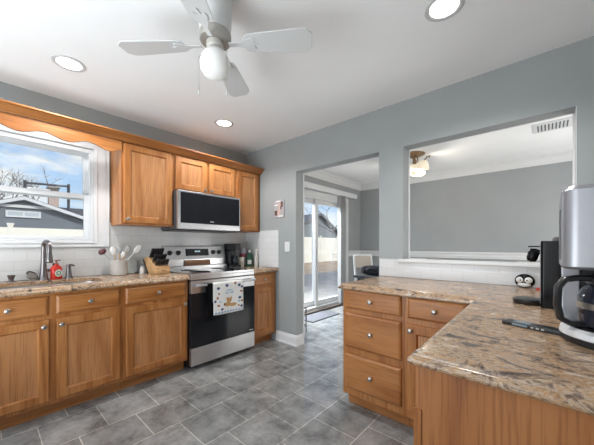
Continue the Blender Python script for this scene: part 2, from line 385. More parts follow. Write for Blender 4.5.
mb = MB(); mb.box((-0.036, -2.20, 1.645), (-0.016, -2.06, 1.655)); mb.build('sash_lock', M['vinyl'], lo, bevel=0.003)

# ---- sliding patio door
mb = MB(); ringbox(mb, -0.115, 0.045, SY0, SY1, 0.0, SZ1, 0.045, 0.075, 0.05)
ringbox(mb, 0.05, 0.066, SY0-0.075, SY1+0.085, 0.0, SZ1+0.075, 0.085, 0.0, 0.085)
sd = struct(mb.build('door_1', M['vinyl'], bevel=0.004))
YM = 1.63
mb = MB(); ringbox(mb, -0.04, 0.0, YM-0.045, SY1-0.046, 0.08, SZ1-0.051, 0.075, 0.09, 0.075); p1 = mb.build('door_panel', M['vinyl'], sd, bevel=0.004)
mb = MB(); ringbox(mb, -0.10, -0.055, SY0+0.046, YM+0.045, 0.08, SZ1-0.051, 0.075, 0.09, 0.075); p2 = mb.build('door_panel', M['vinyl'], sd, bevel=0.004)
MB().box((-0.023, YM, 0.15), (-0.017, SY1-0.11, SZ1-0.11)).build('pane', M['glass'], p1)
MB().box((-0.081, SY0+0.11, 0.15), (-0.075, YM-0.02, SZ1-0.11)).build('pane', M['glass'], p2)
mb = MB(); mb.box((0.0, YM-0.02, 0.93), (0.018, YM+0.005, 1.13)); mb.build('handle', M['vinyl'], p1, bevel=0.004)
mb = MB(); mb.box((0.045, SY0-0.02, 0.0), (0.14, SY1+0.03, 0.035)); struct(mb.build('trim_12', paint('dark bronze threshold', (0.07, 0.05, 0.04), 0.5), bevel=0.006))

# ================================================================== OUTDOORS
M['patio'] = tiles('grey patio pavers', 'Y', 'X', (0, 0), 0.4, 0.4, (0.20, 0.185, 0.175), (0.25, 0.23, 0.215), (0.16, 0.15, 0.14), 0.006, 0.8, 0.2)
M['dirt'] = paint('brown winter lawn', (0.42, 0.30, 0.20), 0.95, 0.25, 1.4)
M['fence'] = paint('cream vinyl fence', (0.84, 0.80, 0.70), 0.5, 0.03, 2)
M['siding'] = tiles('slate blue clapboard', 'Y', 'Z', (0, 0), 4.0, 0.11, (0.16, 0.175, 0.20), (0.165, 0.18, 0.205), (0.10, 0.11, 0.125), 0.006, 0.7)
M['roof'] = paint('grey shingles', (0.16, 0.16, 0.17), 0.9, 0.2, 12)
M['brick'] = tiles('tan chimney brick', 'Y', 'Z', (0, 0), 0.21, 0.075, (0.50, 0.33, 0.25), (0.56, 0.40, 0.32), (0.55, 0.5, 0.46), 0.01, 0.9)
M['bark'] = paint('grey bark', (0.20, 0.175, 0.165), 0.9, 0.2, 8)
M['iron'] = mat('dark iron', (0.05, 0.05, 0.055), 0.5)
struct(MB().box((-5.05, -8, -0.30), (-0.16, 30, -0.15)).build('ground_patio', M['patio']))
struct(MB().box((-60, -40, -0.30), (-5.05, 90, -0.155)).build('ground_lawn', M['dirt']))
# fence panels along x = -10: each post a part
fz = thing('privacy_fence', 'cream vinyl privacy fence running behind the yard outside', 'fence', (-10, 0, -0.155))
mb = MB(); y = -4.2; k = 0
posts = []
while y < 27:
    posts.append(y)
    mb.box((-10.03, y+0.065, -0.1), (-9.97, y+2.335, 1.50))
    mb.box((-10.04, y+0.065, 1.50), (-9.96, y+2.335, 1.76)); mb.box((-10.04, y+0.065, -0.12), (-9.96, y+2.335, 0.0))
    for j in range(1, 12): mb.box((-10.034, y+0.065+j*0.19, 0.0), (-9.966, y+0.071+j*0.19, 1.5))
    y += 2.4
posts.append(y)
mb.build('fence_panel', M['fence'], fz, world=True)
for y in posts:
    mb = MB(); mb.box((-10.065, y-0.065, -0.155), (-9.935, y+0.065, 1.84)); mb.box((-10.085, y-0.085, 1.84), (-9.915, y+0.085, 1.90)); mb.build('post', M['fence'], fz, world=True)
# garage with a white trimmed gable
gz = thing('garage', 'slate blue garage with white trimmed gable behind the fence', 'building', (-16, -1.04, -0.155))
half = 4.6; peak = 3.43; slope = 0.345; yc = -1.04; eave = peak - half*slope
f = lambda a, b, d: (d, yc+a, b)
mb = MB(); mb.prism([(-half, -0.155), (half, -0.155), (half, eave-0.03), (0, peak-0.03), (-half, eave-0.03)], -21.5, -16.0, f); mb.build('wall', M['siding'], gz, world=True)
mb = MB(); h2 = half+0.3; e2 = peak-h2*slope
mb.prism([(-h2, e2), (0, peak), (h2, e2), (h2, e2+0.13), (0, peak+0.13), (-h2, e2+0.13)], -21.8, -15.75, f); mb.build('roof', M['roof'], gz, world=True)
mb = MB(); mb.prism([(-h2, e2-0.07), (0, peak-0.06), (h2, e2-0.07), (h2, e2+0.09), (0, peak+0.10), (-h2, e2+0.09)], -15.75, -15.69, f)
mb.box((-15.99, yc-1.35, 2.99), (-15.9, yc+1.35, 3.12)); mb.build('gable_trim', M['white'], gz, world=True)
mb = MB(); ringbox(mb, -15.99, -15.93, yc-0.62, yc+0.62, 2.52, 2.84, 0.07); mb.box((-15.99, yc-0.035, 2.59), (-15.93, yc+0.035, 2.77)); gw = mb.build('window', M['white'], gz, world=True)
mb = MB(); mb.box((-15.985, yc-0.55, 2.59), (-15.95, yc+0.55, 2.77)); mb.build('pane', mat('pale window glass', (0.5, 0.55, 0.58), 0.1), gw, world=True)
# chimney and neighbouring house farther right
nz_ = thing('neighbour_house', 'low white house with dark shingle roof right of the garage', 'building', (-24, 7.5, -0.155))
f = lambda a, b, d: (a, d, b)
mb = MB(); mb.box((-30, 1.2, -0.155), (-24, 13.5, 2.75)); mb.build('wall', paint('off white siding', (0.62, 0.60, 0.56), 0.7), nz_, world=True)
mb = MB(); mb.prism([(-30.5, 2.7), (-23.5, 2.7), (-27, 4.3)], 0.8, 14.0, f); mb.build('roof', paint('dark shingles', (0.075, 0.07, 0.075), 0.9, 0.2, 10), nz_, world=True)
ch = thing('brick_chimney', 'tan brick chimney stack rising behind the slate blue garage', 'chimney', (-23.0, 0.98, -0.155))
mb = MB(); mb.box((-23.3, 0.72, -0.155), (-22.7, 1.25, 5.15)); mb.build('stack', M['brick'], ch, world=True)
mb = MB(); mb.box((-23.38, 0.66, 5.15), (-22.62, 1.31, 5.28)); mb.box((-23.15, 0.85, 5.28), (-22.85, 1.12, 5.45)); mb.build('cap', paint('weathered concrete', (0.4, 0.37, 0.35), 0.9), ch, world=True)
gpole = thing('utility_frame', 'dark iron pole with long overhead crossbar beside the brick chimney', 'pole', (-22.35, 2.8, -0.155))
def at(u, v, x):
    s = (u-297.0)/282.0; a = math.atan(251/282)
    dx = -math.sin(a)+s*math.cos(a); dy = math.cos(a)+s*math.sin(a); t = (x-3.1444)/dx
    return Vector((x, -2.4548+dy*t, 1.182-(v-245.0)/282.0*t))
pA = at(68.5, 186.5, -22.35); pB = at(25, 182.5, -22.35)
mb = MB(); mb.tube([(pA.x, pA.y, -0.155), (pA.x, pA.y, pA.z+0.15)], 0.085); mb.build('pole', M['iron'], gpole, world=True)
mb = MB(); mb.tube([(pA.x, pA.y, pA.z), (pB.x, pB.y, pB.z)], 0.07); mb.build('crossbar', M['iron'], gpole, world=True)
mb = MB(); mb.tube([(pB.x, pB.y, -0.155), (pB.x, pB.y, pB.z+0.15)], 0.085); mb.build('pole', M['iron'], gpole, world=True)
# house beyond the fence seen through the patio door
hz = thing('gabled_house', 'grey house with dark gable roof beyond the patio fence', 'building', (-17.0, 24.5, -0.155))
f = lambda a, b, d: (d, 25.0+a, b)
mb = MB(); mb.prism([(-5.2, -0.155), (3.2, -0.155), (3.2, 2.5), (-1.0, 4.6), (-5.2, 2.9)], -25, -17, f); mb.build('wall', paint('grey green siding', (0.24, 0.26, 0.27), 0.8), hz, world=True)
mb = MB(); mb.prism([(-5.6, 2.75), (-1.0, 4.65), (3.8, 2.25), (3.8, 2.45), (-1.0, 4.88), (-5.6, 2.95)], -25.3, -16.6, f); mb.build('roof', M['roof'], hz, world=True)
# bare trees
def tree(name, label, base, h, seed, spread=0.8):
    rnd = random.Random(seed)
    t = thing(name, label, 'tree', base, 0, 'bare trees beyond the fence')
    mb = MB()
    def grow(p, d, L, r, lev):
        q = p + d*L; mid = p + d*(L*0.5) + Vector((rnd.uniform(-1,1), rnd.uniform(-1,1), 0))*L*0.05
        mb.tube([p, mid, q], r, 5, [r, r*0.85, r*0.65])
        if lev == 0: return
        for k in range(3 if lev > 1 else 4):
            a = Vector((rnd.uniform(-1,1), rnd.uniform(-1,1), rnd.uniform(-0.15,0.6)))
            grow(q, (d*0.75 + a*spread).normalized(), L*rnd.uniform(0.55,0.8), r*0.55, lev-1)
    b = Vector(base); grow(b, Vector((0,0,1)), h*0.42, h*0.017, 4)
    mb.build('branches', M['bark'], t, world=True)
p = at(27, 200, -30); tree('bare_tree', 'bare winter tree standing left of the brick chimney', (p.x, p.y, -0.155), 7.3, 3)
p = at(-6, 200, -40); tree('bare_tree', 'bare winter tree at the edge of the sky by the window', (p.x, p.y, -0.155), 8.2, 11)
p = at(332, 215, -13.5); tree('bare_tree', 'bare winter tree seen through the right pane of the patio door', (p.x, p.y, -0.155), 6.3, 5, 1.0)
# white chair on the patio
pc = thing('patio_chair', 'white garden chair on the lawn seen through the patio door', 'chair', (-8.6, 15.1, -0.155), 0.6)
mb = MB()
for s in (-1, 1):
    mb.tube([(0.25, 0.25*s, 0), (0.2, 0.25*s, 0.45), (-0.2, 0.25*s, 0.45), (-0.35, 0.25*s, 0.98)], 0.022); mb.tube([(-0.3, 0.25*s, 0), (-0.2, 0.25*s, 0.45)], 0.022); mb.tube([(0.22, 0.25*s, 0.65), (-0.25, 0.25*s, 0.65)], 0.02)
mb.build('frame', M['vinyl'], pc)
mb = MB(); mb.box((-0.22, -0.25, 0.44), (0.22, 0.25, 0.47)); mb.build('seat', M['vinyl'], pc)
mb = MB()
for k in range(6):
    y = -0.2+k*0.08; mb.tube([(-0.2, y, 0.46), (-0.35, y, 0.97)], 0.016, 6)
mb.tube([(-0.35, -0.25, 0.98), (-0.35, 0.25, 0.98)], 0.022); mb.build('backrest', M['vinyl'], pc)

# ================================================================== CABINETS
# map (u along the run, n outward, z up) to the room
FA = lambda u, n, z: (n, u, z)              # window wall: runs along +Y, faces +X
def FP(face):                                # peninsula: runs along +X, faces -Y
    return lambda u, n, z: (u, face-n, z)
def bx(mb, F, u0, u1, n0, n1, z0, z1): mb.box(F(u0, n0, z0), F(u1, n1, z1))
def knob(F, u, n, z, parent):
    a = Vector(F(u, n, z)); d = Vector(F(u, n+1, z)) - a
    mb = MB(); mb.lathe([(0.009, 0), (0.009, 0.002), (0.0055, 0.004), (0.0055, 0.012), (0.013, 0.017), (0.0155, 0.021), (0.0145, 0.025), (0.009, 0.028), (0.0, 0.029)], a, tuple(d), 18)
    return mb.build('knob', M['nickel'], parent, smooth=True, world=True)
def door(F, u0, u1, z0, z1, n, parent, mats, ku=None, kz=None, fw=0.052):
    mb = MB()
    rings = [(0, 0), (0, 0.015), (0.004, 0.019), (fw, 0.019), (fw+0.003, 0.017), (fw+0.006, 0.0125), (fw+0.010, 0.007), (fw+0.010, 0.003)]
    mb.loft([[F(u, n+h, z) for u, z in inset_rect(u0, u1, z0, z1, i)] for i, h in rings], True, False)
    o = mb.build('door', mats[0], parent, world=True)
    mb = MB(); i = fw+0.009
    mb.box(F(u0+i, n+0.002, z0+i), F(u1-i, n+0.0068, z1-i)); mb.build('door_panel', M['panel'], o, world=True)
    if ku is not None: knob(F, ku, n+0.0185, kz, o)
    return o
def drawer(F, u0, u1, z0, z1, n, parent, m, kn=True):
    mb = MB()
    mb.loft([[F(u, n+h, z) for u, z in inset_rect(u0, u1, z0, z1, i)] for i, h in ((0, 0), (0, 0.010), (0.004, 0.014), (0.010, 0.0175), (0.014, 0.019))])
    o = mb.build('drawer', m, parent, world=True)
    if kn: knob(F, (u0+u1)/2, n+0.0185, (z0+z1)/2, o)
    return o
def base_body(F, u0, u1, n1, parent, m, mh, stiles, z1=0.858, toe=0.075, n0=0.012, side_toe=(True, True), opens=()):
    """carcass of panels, recessed plinth and a face frame with its stiles and rails"""
    mb = MB(); fn = n1-0.019
    for a in (u0, u1-0.016): bx(mb, F, a, a+0.016, n0, fn, 0.10, z1)
    bx(mb, F, u0, u1, n0, fn, 0.10, 0.116); bx(mb, F, u0, u1, n0, n0+0.006, 0.116, z1)
    b = mb.build('body', m, parent, world=True)
    mb = MB()
    for (a, c) in stiles: bx(mb, F, a, c, fn, n1, 0.10, z1)
    for (a, c), (d, e) in zip(stiles, stiles[1:]):
        for za, zb in opens: bx(mb, F, c, d, fn, n1, za, zb)
    mb.build('face_frame', m, parent, world=True)
    mb = MB(); bx(mb, F, u0, u1, n1-toe-0.016, n1-toe, 0.0, 0.10); mb.build('toe_kick', mh, parent, world=True)
RA = [(0.10, 0.15), (0.668, 0.722), (0.825, 0.858)]
mA = (M['oakZ'], M['oakY'])
# sink base, drawer base left of the stove, small base right of the stove
c = thing('base_cabinet', 'oak base cabinet under the sink, below the window', 'cabinet', (0.3, -2.13, 0))
base_body(FA, -2.56, -1.702, 0.611, c, M['oakZ'], M['oakY'], [(-2.56, -2.50), (-2.16, -2.10), (-1.76, -1.702)], opens=RA)
drawer(FA, -2.535, -2.151, 0.708, 0.835, 0.611, c, M['oakY']); drawer(FA, -2.107, -1.724, 0.708, 0.835, 0.611, c, M['oakY'])
door(FA, -2.535, -2.145, 0.125, 0.678, 0.611, c, mA, -2.172, 0.635); door(FA, -2.105, -1.722, 0.125, 0.678, 0.611, c, mA, -2.080, 0.635)
c = thing('base_cabinet', 'oak base cabinet between the sink and the stove', 'cabinet', (0.3, -1.43, 0))
base_body(FA, -1.70, -1.158, 0.611, c, M['oakZ'], M['oakY'], [(-1.70, -1.655), (-1.205, -1.158)], opens=RA)
drawer(FA, -1.68, -1.182, 0.708, 0.838, 0.611, c, M['oakY']); door(FA, -1.68, -1.175, 0.125, 0.68, 0.611, c, mA, -1.195, 0.638)
c = thing('base_cabinet', 'narrow oak base cabinet right of the stove by the doorway', 'cabinet', (0.3, -0.2, 0))
base_body(FA, -0.384, -0.015, 0.611, c, M['oakZ'], M['oakY'], [(-0.384, -0.345), (-0.075, -0.015)], opens=RA)
drawer(FA, -0.365, -0.062, 0.708, 0.838, 0.611, c, M['oakY']); door(FA, -0.365, -0.062, 0.125, 0.68, 0.611, c, mA)
# uppers
def upper(label, u0, u1, z0, doors, stiles):
    c = thing('wall_cabinet', label, 'cabinet', (0.15, (u0+u1)/2, z0))
    mb = MB(); bx(mb, FA, u0, u1, 0.001, 0.292, z0, 2.12); mb.build('body', M['oakZ'], c, world=True)
    mb = MB()
    for a, b in stiles: bx(mb, FA, a, b, 0.292, 0.311, z0, 2.12)
    for (a, b), (d, e) in zip(stiles, stiles[1:]): bx(mb, FA, b, d, 0.292, 0.311, z0, z0+0.035); bx(mb, FA, b, d, 0.292, 0.311, 2.08, 2.12)
    mb.build('face_frame', M['oakZ'], c, world=True)
    for (a, b, za, zb, ku, kz) in doors: door(FA, a, b, za, zb, 0.311, c, mA, ku, kz)
    return c
upper('tall oak wall cabinet between the window and the microwave', -1.62, -1.158, 1.368, [(-1.605, -1.175, 1.385, 2.095, -1.578, 1.415)], [(-1.62, -1.58), (-1.20, -1.158)])
upper('short oak wall cabinet with two doors above the microwave', -1.157, -0.394, 1.737, [(-1.135, -0.789, 1.755, 2.092, -0.812, 1.782), (-0.758, -0.418, 1.755, 2.092, -0.735, 1.782)], [(-1.157, -1.10), (-0.80, -0.745), (-0.45, -0.394)])
upper('tall narrow oak wall cabinet right of the microwave in the corner', -0.393, -0.012, 1.352, [(-0.371, -0.055, 1.366, 2.092, None, None)], [(-0.393, -0.34), (-0.09, -0.012)])
# crown moulding on top of the cabinets and the scalloped valance
prof = [(0.312, 2.105), (0.334, 2.105), (0.338, 2.113), (0.350, 2.120), (0.372, 2.138), (0.384, 2.147), (0.386, 2.153), (0.400, 2.155), (0.400, 2.164), (0.312, 2.164)]
mb = MB(); mb.loft([[(a, y, z) for a, z in prof] for y in (-2.66, -0.004)])
tag(mb.build('crown_molding', M['oakY']), 'oak crown molding running along the tops of the wall cabinets', 'molding')
pts = [(-2.66, 2.10), (-2.66, 2.0)]
k = 0
yy = -2.655
while yy < -1.622:
    pts.append((yy, 2.014 + 0.017*math.cos((yy+2.137)*2*PI/0.275) - 0.006*math.exp(-((yy+1.70)/0.05)**2))); yy += 0.0125
pts += [(-1.621, 2.012), (-1.621, 2.10)]
mb = MB(); mb.prism([(a, b) for a, b in pts], 0.311, 0.330, lambda a, b, d: (d, a, b))
tag(mb.build('valance', M['oakY']), 'scalloped oak valance board spanning above the kitchen window', 'valance')

# peninsula
FQ = FP(-0.671)
pcab = thing('base_cabinet', 'oak base cabinet with three drawers at the free end of peninsula', 'cabinet', (2.24, -0.35, 0))
F0 = lambda u, n, z: (u, -0.671+0.611-n, z)
RP = [(0.10, 0.15), (0.825, 0.858)]
base_body(F0, 2.015, 2.468, 0.611, pcab, M['oakZ'], M['oakX'], [(2.015, 2.06), (2.43, 2.468)], opens=[(0.10, 0.155), (0.392, 0.452), (0.692, 0.725), (0.845, 0.858)])
for a, b in ((0.153, 0.398), (0.447, 0.694), (0.728, 0.857)): drawer(F0, 2.038, 2.449, a, b, 0.611, pcab, M['oakX'])
pcab2 = thing('base_cabinet', 'oak corner base cabinet with one drawer over one door', 'cabinet', (2.66, -0.35, 0))
base_body(F0, 2.47, 2.862, 0.611, pcab2, M['oakZ'], M['oakX'], [(2.47, 2.51), (2.80, 2.862)], opens=[(0.10, 0.155), (0.682, 0.725), (0.845, 0.858)])
drawer(F0, 2.492, 2.808, 0.728, 0.853, 0.611, pcab2, M['oakX']); door(F0, 2.490, 2.808, 0.155, 0.690, 0.611, pcab2, (M['oakZ'], M['oakX']), 2.512, 0.655)
# near leg of the L: faces -X, its end panel faces the camera
pcab3 = thing('base_cabinet', 'oak base cabinet under the coffee makers, its plain end facing out', 'cabinet', (3.2, -1.0, 0))
F1 = lambda u, n, z: (3.498-n, u, z)
base_body(F1, -1.642, -0.675, 0.61, pcab3, M['oakZ'], M['oakY'], [(-1.642, -1.60), (-1.20, -1.15), (-0.73, -0.675)], opens=RP+[(0.69, 0.735)])
for a, b in ((-1.622, -1.185), (-1.165, -0.70)):
    drawer(F1, a, b, 0.738, 0.845, 0.61, pcab3, M['oakY']); door(F1, a, b, 0.125, 0.70, 0.61, pcab3, mA, b-0.03, 0.66)
mb = MB(); mb.box((2.873, -1.660, 0.0), (3.528, -1.643, 0.858)); mb.build('end_panel', oak('shade-darkened oak veneer end panel', 'Z', (0.33, 0.122, 0.034), (0.22, 0.074, 0.019), (0.375, 0.148, 0.045)), pcab3, world=True)  # dark-streaked oak, its whole tone also lowered to paint in the panel's shade
mb = MB(); mb.box((2.869, -1.664, 0.0), (2.889, -1.660, 0.735)); mb.build('corner_trim', M['oakZ'], pcab3, world=True)

# ---- countertops
EDGE = [(0.008, 0.858), (0.002, 0.862), (0.0, 0.868), (0.001, 0.876), (0.006, 0.8815), (0.0125, 0.8835), (0.0135, 0.888), (0.016, 0.894), (0.022, 0.8985), (0.030, 0.900)]
def counter(name, label, poly, free, hole=None, zt=0.0):
    """poly counter-clockwise, free = 1 where edge i is shaped"""
    mb = MB(); rings = []
    for i, z in EDGE:
        p = offset_poly(poly, [i*fr for fr in free]); rings.append([(a, b, z) for a, b in p])
    mb.loft(rings, True, hole is None)
    if hole:
        bm = mb.bm; bm.verts.ensure_lookup_table()
        top = bm.verts[-len(poly):]
        hv = [bm.verts.new((a, b, 0.900)) for a, b in hole]; hl = [bm.verts.new((a, b, 0.872)) for a, b in hole]
        n = len(hv)
        es = [bm.edges.get((top[i], top[(i+1) % len(top)])) for i in range(len(top))]
        es += [bm.edges.new((hv[i], hv[(i+1) % n])) for i in range(n)]
        for i in range(n): mb.face([hv[i], hv[(i+1) % n], hl[(i+1) % n], hl[i]])
        bmesh.ops.triangle_fill(bm, use_beauty=True, use_dissolve=False, edges=es)
    o = mb.build(name, M['granite']); return tag(o, label, 'countertop')
def rrect(x0, x1, y0, y1, r, n=6):
    out = []
    for (cx, cy, a0) in ((x1-r, y1-r, 0), (x0+r, y1-r, 90), (x0+r, y0+r, 180), (x1-r, y0+r, 270)):
        for k in range(n+1):
            a = math.radians(a0+90*k/n); out.append((cx+r*math.cos(a), cy+r*math.sin(a)))
    return out
SH = (0.175, 0.545, -2.46, -1.79)
counter('countertop', 'brown speckled countertop around the sink, left of the stove', [(0.01, -2.575), (0.66, -2.575), (0.66, -1.160), (0.01, -1.160)], [0, 1, 0, 0], rrect(*SH, 0.10))
counter('countertop', 'short brown speckled countertop right of the stove', [(0.01, -0.384), (0.66, -0.384), (0.66, -0.010), (0.01, -0.010)], [0, 1, 0, 0])
counter('countertop', 'large L-shaped brown speckled countertop on the peninsula', [(1.985, -0.696), (2.840, -0.696), (2.858, -1.683), (3.535, -1.695), (3.535, -0.012), (1.985, -0.012)], [1, 1, 1, 0, 0, 1])
# ---- sink
mb = MB(); x0, x1, y0, y1 = SH
rg = []
for g, z in ((-0.012, 0.858), (-0.012, 0.870), (0.004, 0.870), (0.006, 0.858), (0.018, 0.72), (0.05, 0.69), (0.14, 0.684)):
    rg.append([(a, b, z) for a, b in rrect(x0+g, x1-g, y0+g, y1-g, max(0.02, 0.10-g))])
mb.loft(rg, False, True)
sk = mb.build('sink', M['steel'], smooth=50); tag(sk, 'stainless steel undermount sink set into the countertop below the window', 'sink')
mb = MB(); mb.lathe([(0.045, 0.6845), (0.045, 0.687), (0.03, 0.686), (0.0, 0.686)], ((x0+x1)/2, (y0+y1)/2, 0)); mb.build('drain', M['nickel'], sk, smooth=True)
# ---- faucet
fc = thing('kitchen_faucet', 'tall brushed metal gooseneck faucet behind the sink', 'faucet', (0.105, -2.115, 0.9), 0.25)
mb = MB(); mb.lathe([(0.034, 0), (0.034, 0.006), (0.029, 0.014), (0.026, 0.04), (0.021, 0.09), (0.018, 0.14), (0.0175, 0.20)], (0, 0, 0)); mb.build('body', M['bronze'], fc, smooth=True)
arc = [(0, 0, 0.18), (0, 0, 0.235)] + [(0.048*(1-math.cos(a)), 0, 0.262+0.048*math.sin(a)) for a in [PI*k/10 for k in range(0, 11)]] + [(0.096, 0, 0.225)]
mb = MB(); mb.tube(arc, 0.016, 12); mb.build('spout', M['bronze'], fc, smooth=True)
mb = MB(); mb.lathe([(0.017, 0), (0.018, -0.02), (0.023, -0.06), (0.025, -0.082), (0.022, -0.087), (0, -0.087)], (0.096, 0, 0.228)); mb.build('spray_head', M['bronze'], fc, smooth=True)
mb = MB(); mb.cyl((0, 0.015, 0.075), 0.013, 0.03, 'Y', 12); mb.tube([(0, 0.045, 0.078), (0.01, 0.058, 0.10), (0.015, 0.06, 0.135)], 0.006, 8); mb.build('lever', M['bronze'], fc, smooth=True)
# ---- soap dispenser in the deck, the cup, the strainer, the red soap bottle
sdp = thing('soap_dispenser', 'dark metal soap dispenser pump right of the red soap bottle', 'dispenser', (0.105, -1.955, 0.9))
mb = MB(); mb.lathe([(0.028, 0), (0.028, 0.005), (0.023, 0.012), (0.019, 0.05), (0.015, 0.085), (0.013, 0.098)], (0, 0, 0)); mb.build('body', M['bronze'], sdp, smooth=True)
mb = MB(); mb.lathe([(0.015, 0.098), (0.018, 0.105), (0.016, 0.118), (0, 0.12)], (0, 0, 0)); mb.tube([(0, 0, 0.110), (0.03, 0.012, 0.116), (0.06, 0.025, 0.108)], 0.008, 8); mb.build('pump', M['bronze'], sdp, smooth=True)
sb = thing('soap_bottle', 'red liquid soap bottle with white label beside the faucet', 'bottle', (0.10, -2.035, 0.9), 0.5)
mb = MB(); R8 = lambda a, b, z: [(x, y, z) for x, y in rrect(-a, a, -b, b, min(a, b)*0.8)]
mb.loft([R8(0.022, 0.036, 0), R8(0.024, 0.039, 0.006), R8(0.024, 0.039, 0.085), R8(0.021, 0.033, 0.103), R8(0.014, 0.017, 0.114), R8(0.012, 0.012, 0.122)]); mb.build('bottle_body', mat('red soap', (0.55, 0.03, 0.02), 0.15), sb, smooth=True)
mb = MB(); mb.lathe([(0.029, 0), (0.029, 0.0012), (0, 0.0012)], (0.0238, 0, 0.05), 'X'); lb = mb.build('label', mat('white green label', (0.62, 0.70, 0.62), 0.5), sb)
mb = MB()
for a in range(7): mb.lathe([(0.006, 0), (0.006, 0.0005), (0, 0.0005)], (0.0251, 0.015*math.cos(a*0.9), 0.05+0.015*math.sin(a*0.9)), 'X', 8)
mb.build('label_print', mat('dark green print', (0.08, 0.18, 0.10), 0.5), lb)
mb = MB(); mb.lathe([(0.015, 0.122), (0.015, 0.134), (0.006, 0.137), (0.005, 0.152)], (0, 0, 0)); mb.box((-0.009, -0.010, 0.150), (0.034, 0.010, 0.160)); mb.build('pump', mat('brown pump', (0.25, 0.10, 0.06), 0.3), sb, bevel=0.002)
dc = thing('drain_stopper', 'small dark metal sink stopper cup at the left of the faucet', 'stopper', (0.095, -2.298, 0.9))
mb = MB(); mb.lathe([(0.028, 0), (0.028, 0.005), (0.015, 0.010), (0.014, 0.02), (0.022, 0.044), (0.024, 0.052), (0.019, 0.052), (0.012, 0.03), (0, 0.03)], (0, 0, 0)); mb.build('cup', M['bronze'], dc, smooth=True)
st = thing('sink_strainer', 'round black sink strainer propped beside the faucet base', 'strainer', (0.095, -2.185, 0.9))
ax = Vector((0.6, 0.55, 0.75))
mb = MB(); mb.lathe([(0.012, -0.012), (0.036, -0.006), (0.042, 0.006), (0.042, 0.012), (0.034, 0.010), (0.02, 0.0), (0, 0)], (0, 0, 0.036), tuple(ax)); mb.build('basket', M['black'], st, smooth=True)
mb = MB(); mb.lathe([(0.043, 0.004), (0.046, 0.008), (0.043, 0.013), (0.039, 0.009)], (0, 0, 0.036), tuple(ax)); mb.build('rim', M['nickel'], st, smooth=True)

# ---- stove
sv = thing('range_stove', 'stainless steel electric range with black glass oven door', 'stove', (0.35, -0.77, 0))
ya, yb = -1.152, -0.392
mb = MB(); mb.box((0.03, ya+0.004, 0.055), (0.625, yb-0.004, 0.885)); mb.build('body', M['black'], sv, world=True)
for (x, y) in ((0.10, ya+0.05), (0.10, yb-0.05), (0.56, ya+0.05), (0.56, yb-0.05)): MB().cyl((x, y, 0), 0.018, 0.056).build('leg', M['black'], sv, world=True)
mb = MB(); mb.box((0.1405, ya+0.012, 0.8855), (0.648, yb-0.012, 0.9085)); ck = mb.build('cooktop', M['oglass'], sv, bevel=0.003, world=True)
mb = MB()
for (x, y, r) in ((0.25, ya+0.20, 0.085), (0.25, yb-0.20, 0.085), (0.47, ya+0.20, 0.105), (0.47, yb-0.20, 0.09)):
    mb.lathe([(r, 0.9086), (r, 0.9090), (r-0.004, 0.9090), (r-0.004, 0.9086)], (x, y, 0), 'Z', 40)
mb.build('burner_ring', M['grey'], ck, world=True)
mb = MB(); mb.box((0.1405, ya, 0.886), (0.655, ya+0.012, 0.911)); mb.box((0.1405, yb-0.012, 0.886), (0.655, yb, 0.911)); mb.box((0.626, ya, 0.850), (0.662, yb, 0.885)); mb.box((0.648, ya+0.012, 0.885), (0.662, yb-0.012, 0.911)); mb.build('trim', M['steel'], sv, bevel=0.003, world=True)
mb = MB(); mb.prism([(0.02, 0.86), (0.14, 0.86), (0.14, 0.948), (0.105, 0.948), (0.105, 1.02), (0.075, 1.165), (0.065, 1.172), (0.02, 1.172)], ya, yb, lambda a, b, d: (a, d, b)); bgd = mb.build('backguard', M['steel'], sv, bevel=0.004, world=True)
slope_ = lambda z: 0.105 - (z-1.02)*0.030/0.145
mb = MB(); mb.prism([(slope_(1.058)+0.001, 1.058), (slope_(1.138)+0.001, 1.138), (slope_(1.138)-0.01, 1.138), (slope_(1.058)-0.01, 1.058)], -0.914, -0.626, lambda a, b, d: (a, d, b)); dp = mb.build('display', M['oglass'], bgd, world=True)
mb = MB()
for k in range(4): mb.box((slope_(1.105)+0.0006, -0.80+k*0.018, 1.100), (slope_(1.105)+0.0022, -0.79+k*0.018, 1.116))
mb.build('clock_digits', emit('pale display glow', (0.6, 0.8, 0.9), 0.5), dp, world=True)
for y in (-1.095, -1.00, -0.565, -0.485):
    c0 = Vector((slope_(1.095), y, 1.095)); mb = MB(); mb.lathe([(0.026, 0), (0.026, 0.006), (0.021, 0.008), (0.019, 0.028), (0.016, 0.031), (0, 0.031)], c0, (1, 0, 0.2), 24); mb.box((c0.x+0.028, y-0.003, 1.083), (c0.x+0.040, y+0.003, 1.12)); mb.build('knob', M['black'], bgd, smooth=True, world=True)
# oven door
mb = MB(); mb.box((0.626, ya+0.002, 0.725), (0.668, yb-0.002, 0.842)); od = mb.build('oven_door', M['steel'], sv, bevel=0.004, world=True)
mb = MB(); mb.box((0.626, ya+0.002, 0.215), (0.667, yb-0.002, 0.7245)); mb.build('door_glass', M['oglass'], od, bevel=0.003, world=True)
mb = MB(); hz_, hx = 0.800, 0.712
mb.tube([(hx, ya+0.03, hz_), (hx, yb-0.03, hz_)], 0.0135, 14)
for y in (ya+0.06, yb-0.06): mb.box((0.667, y-0.012, hz_-0.012), (hx, y+0.012, hz_+0.012))
mb.build('handle', M['steel'], od, smooth=True, world=True)
mb = MB(); mb.box((0.6672, yb-0.075, 0.232), (0.6677, yb-0.02, 0.240)); mb.build('maker_mark', M['steel'], od, world=True)
mb = MB(); mb.box((0.626, ya+0.002, 0.045), (0.668, yb-0.002, 0.211)); mb.build('storage_drawer', M['steel'], sv, bevel=0.004, world=True)
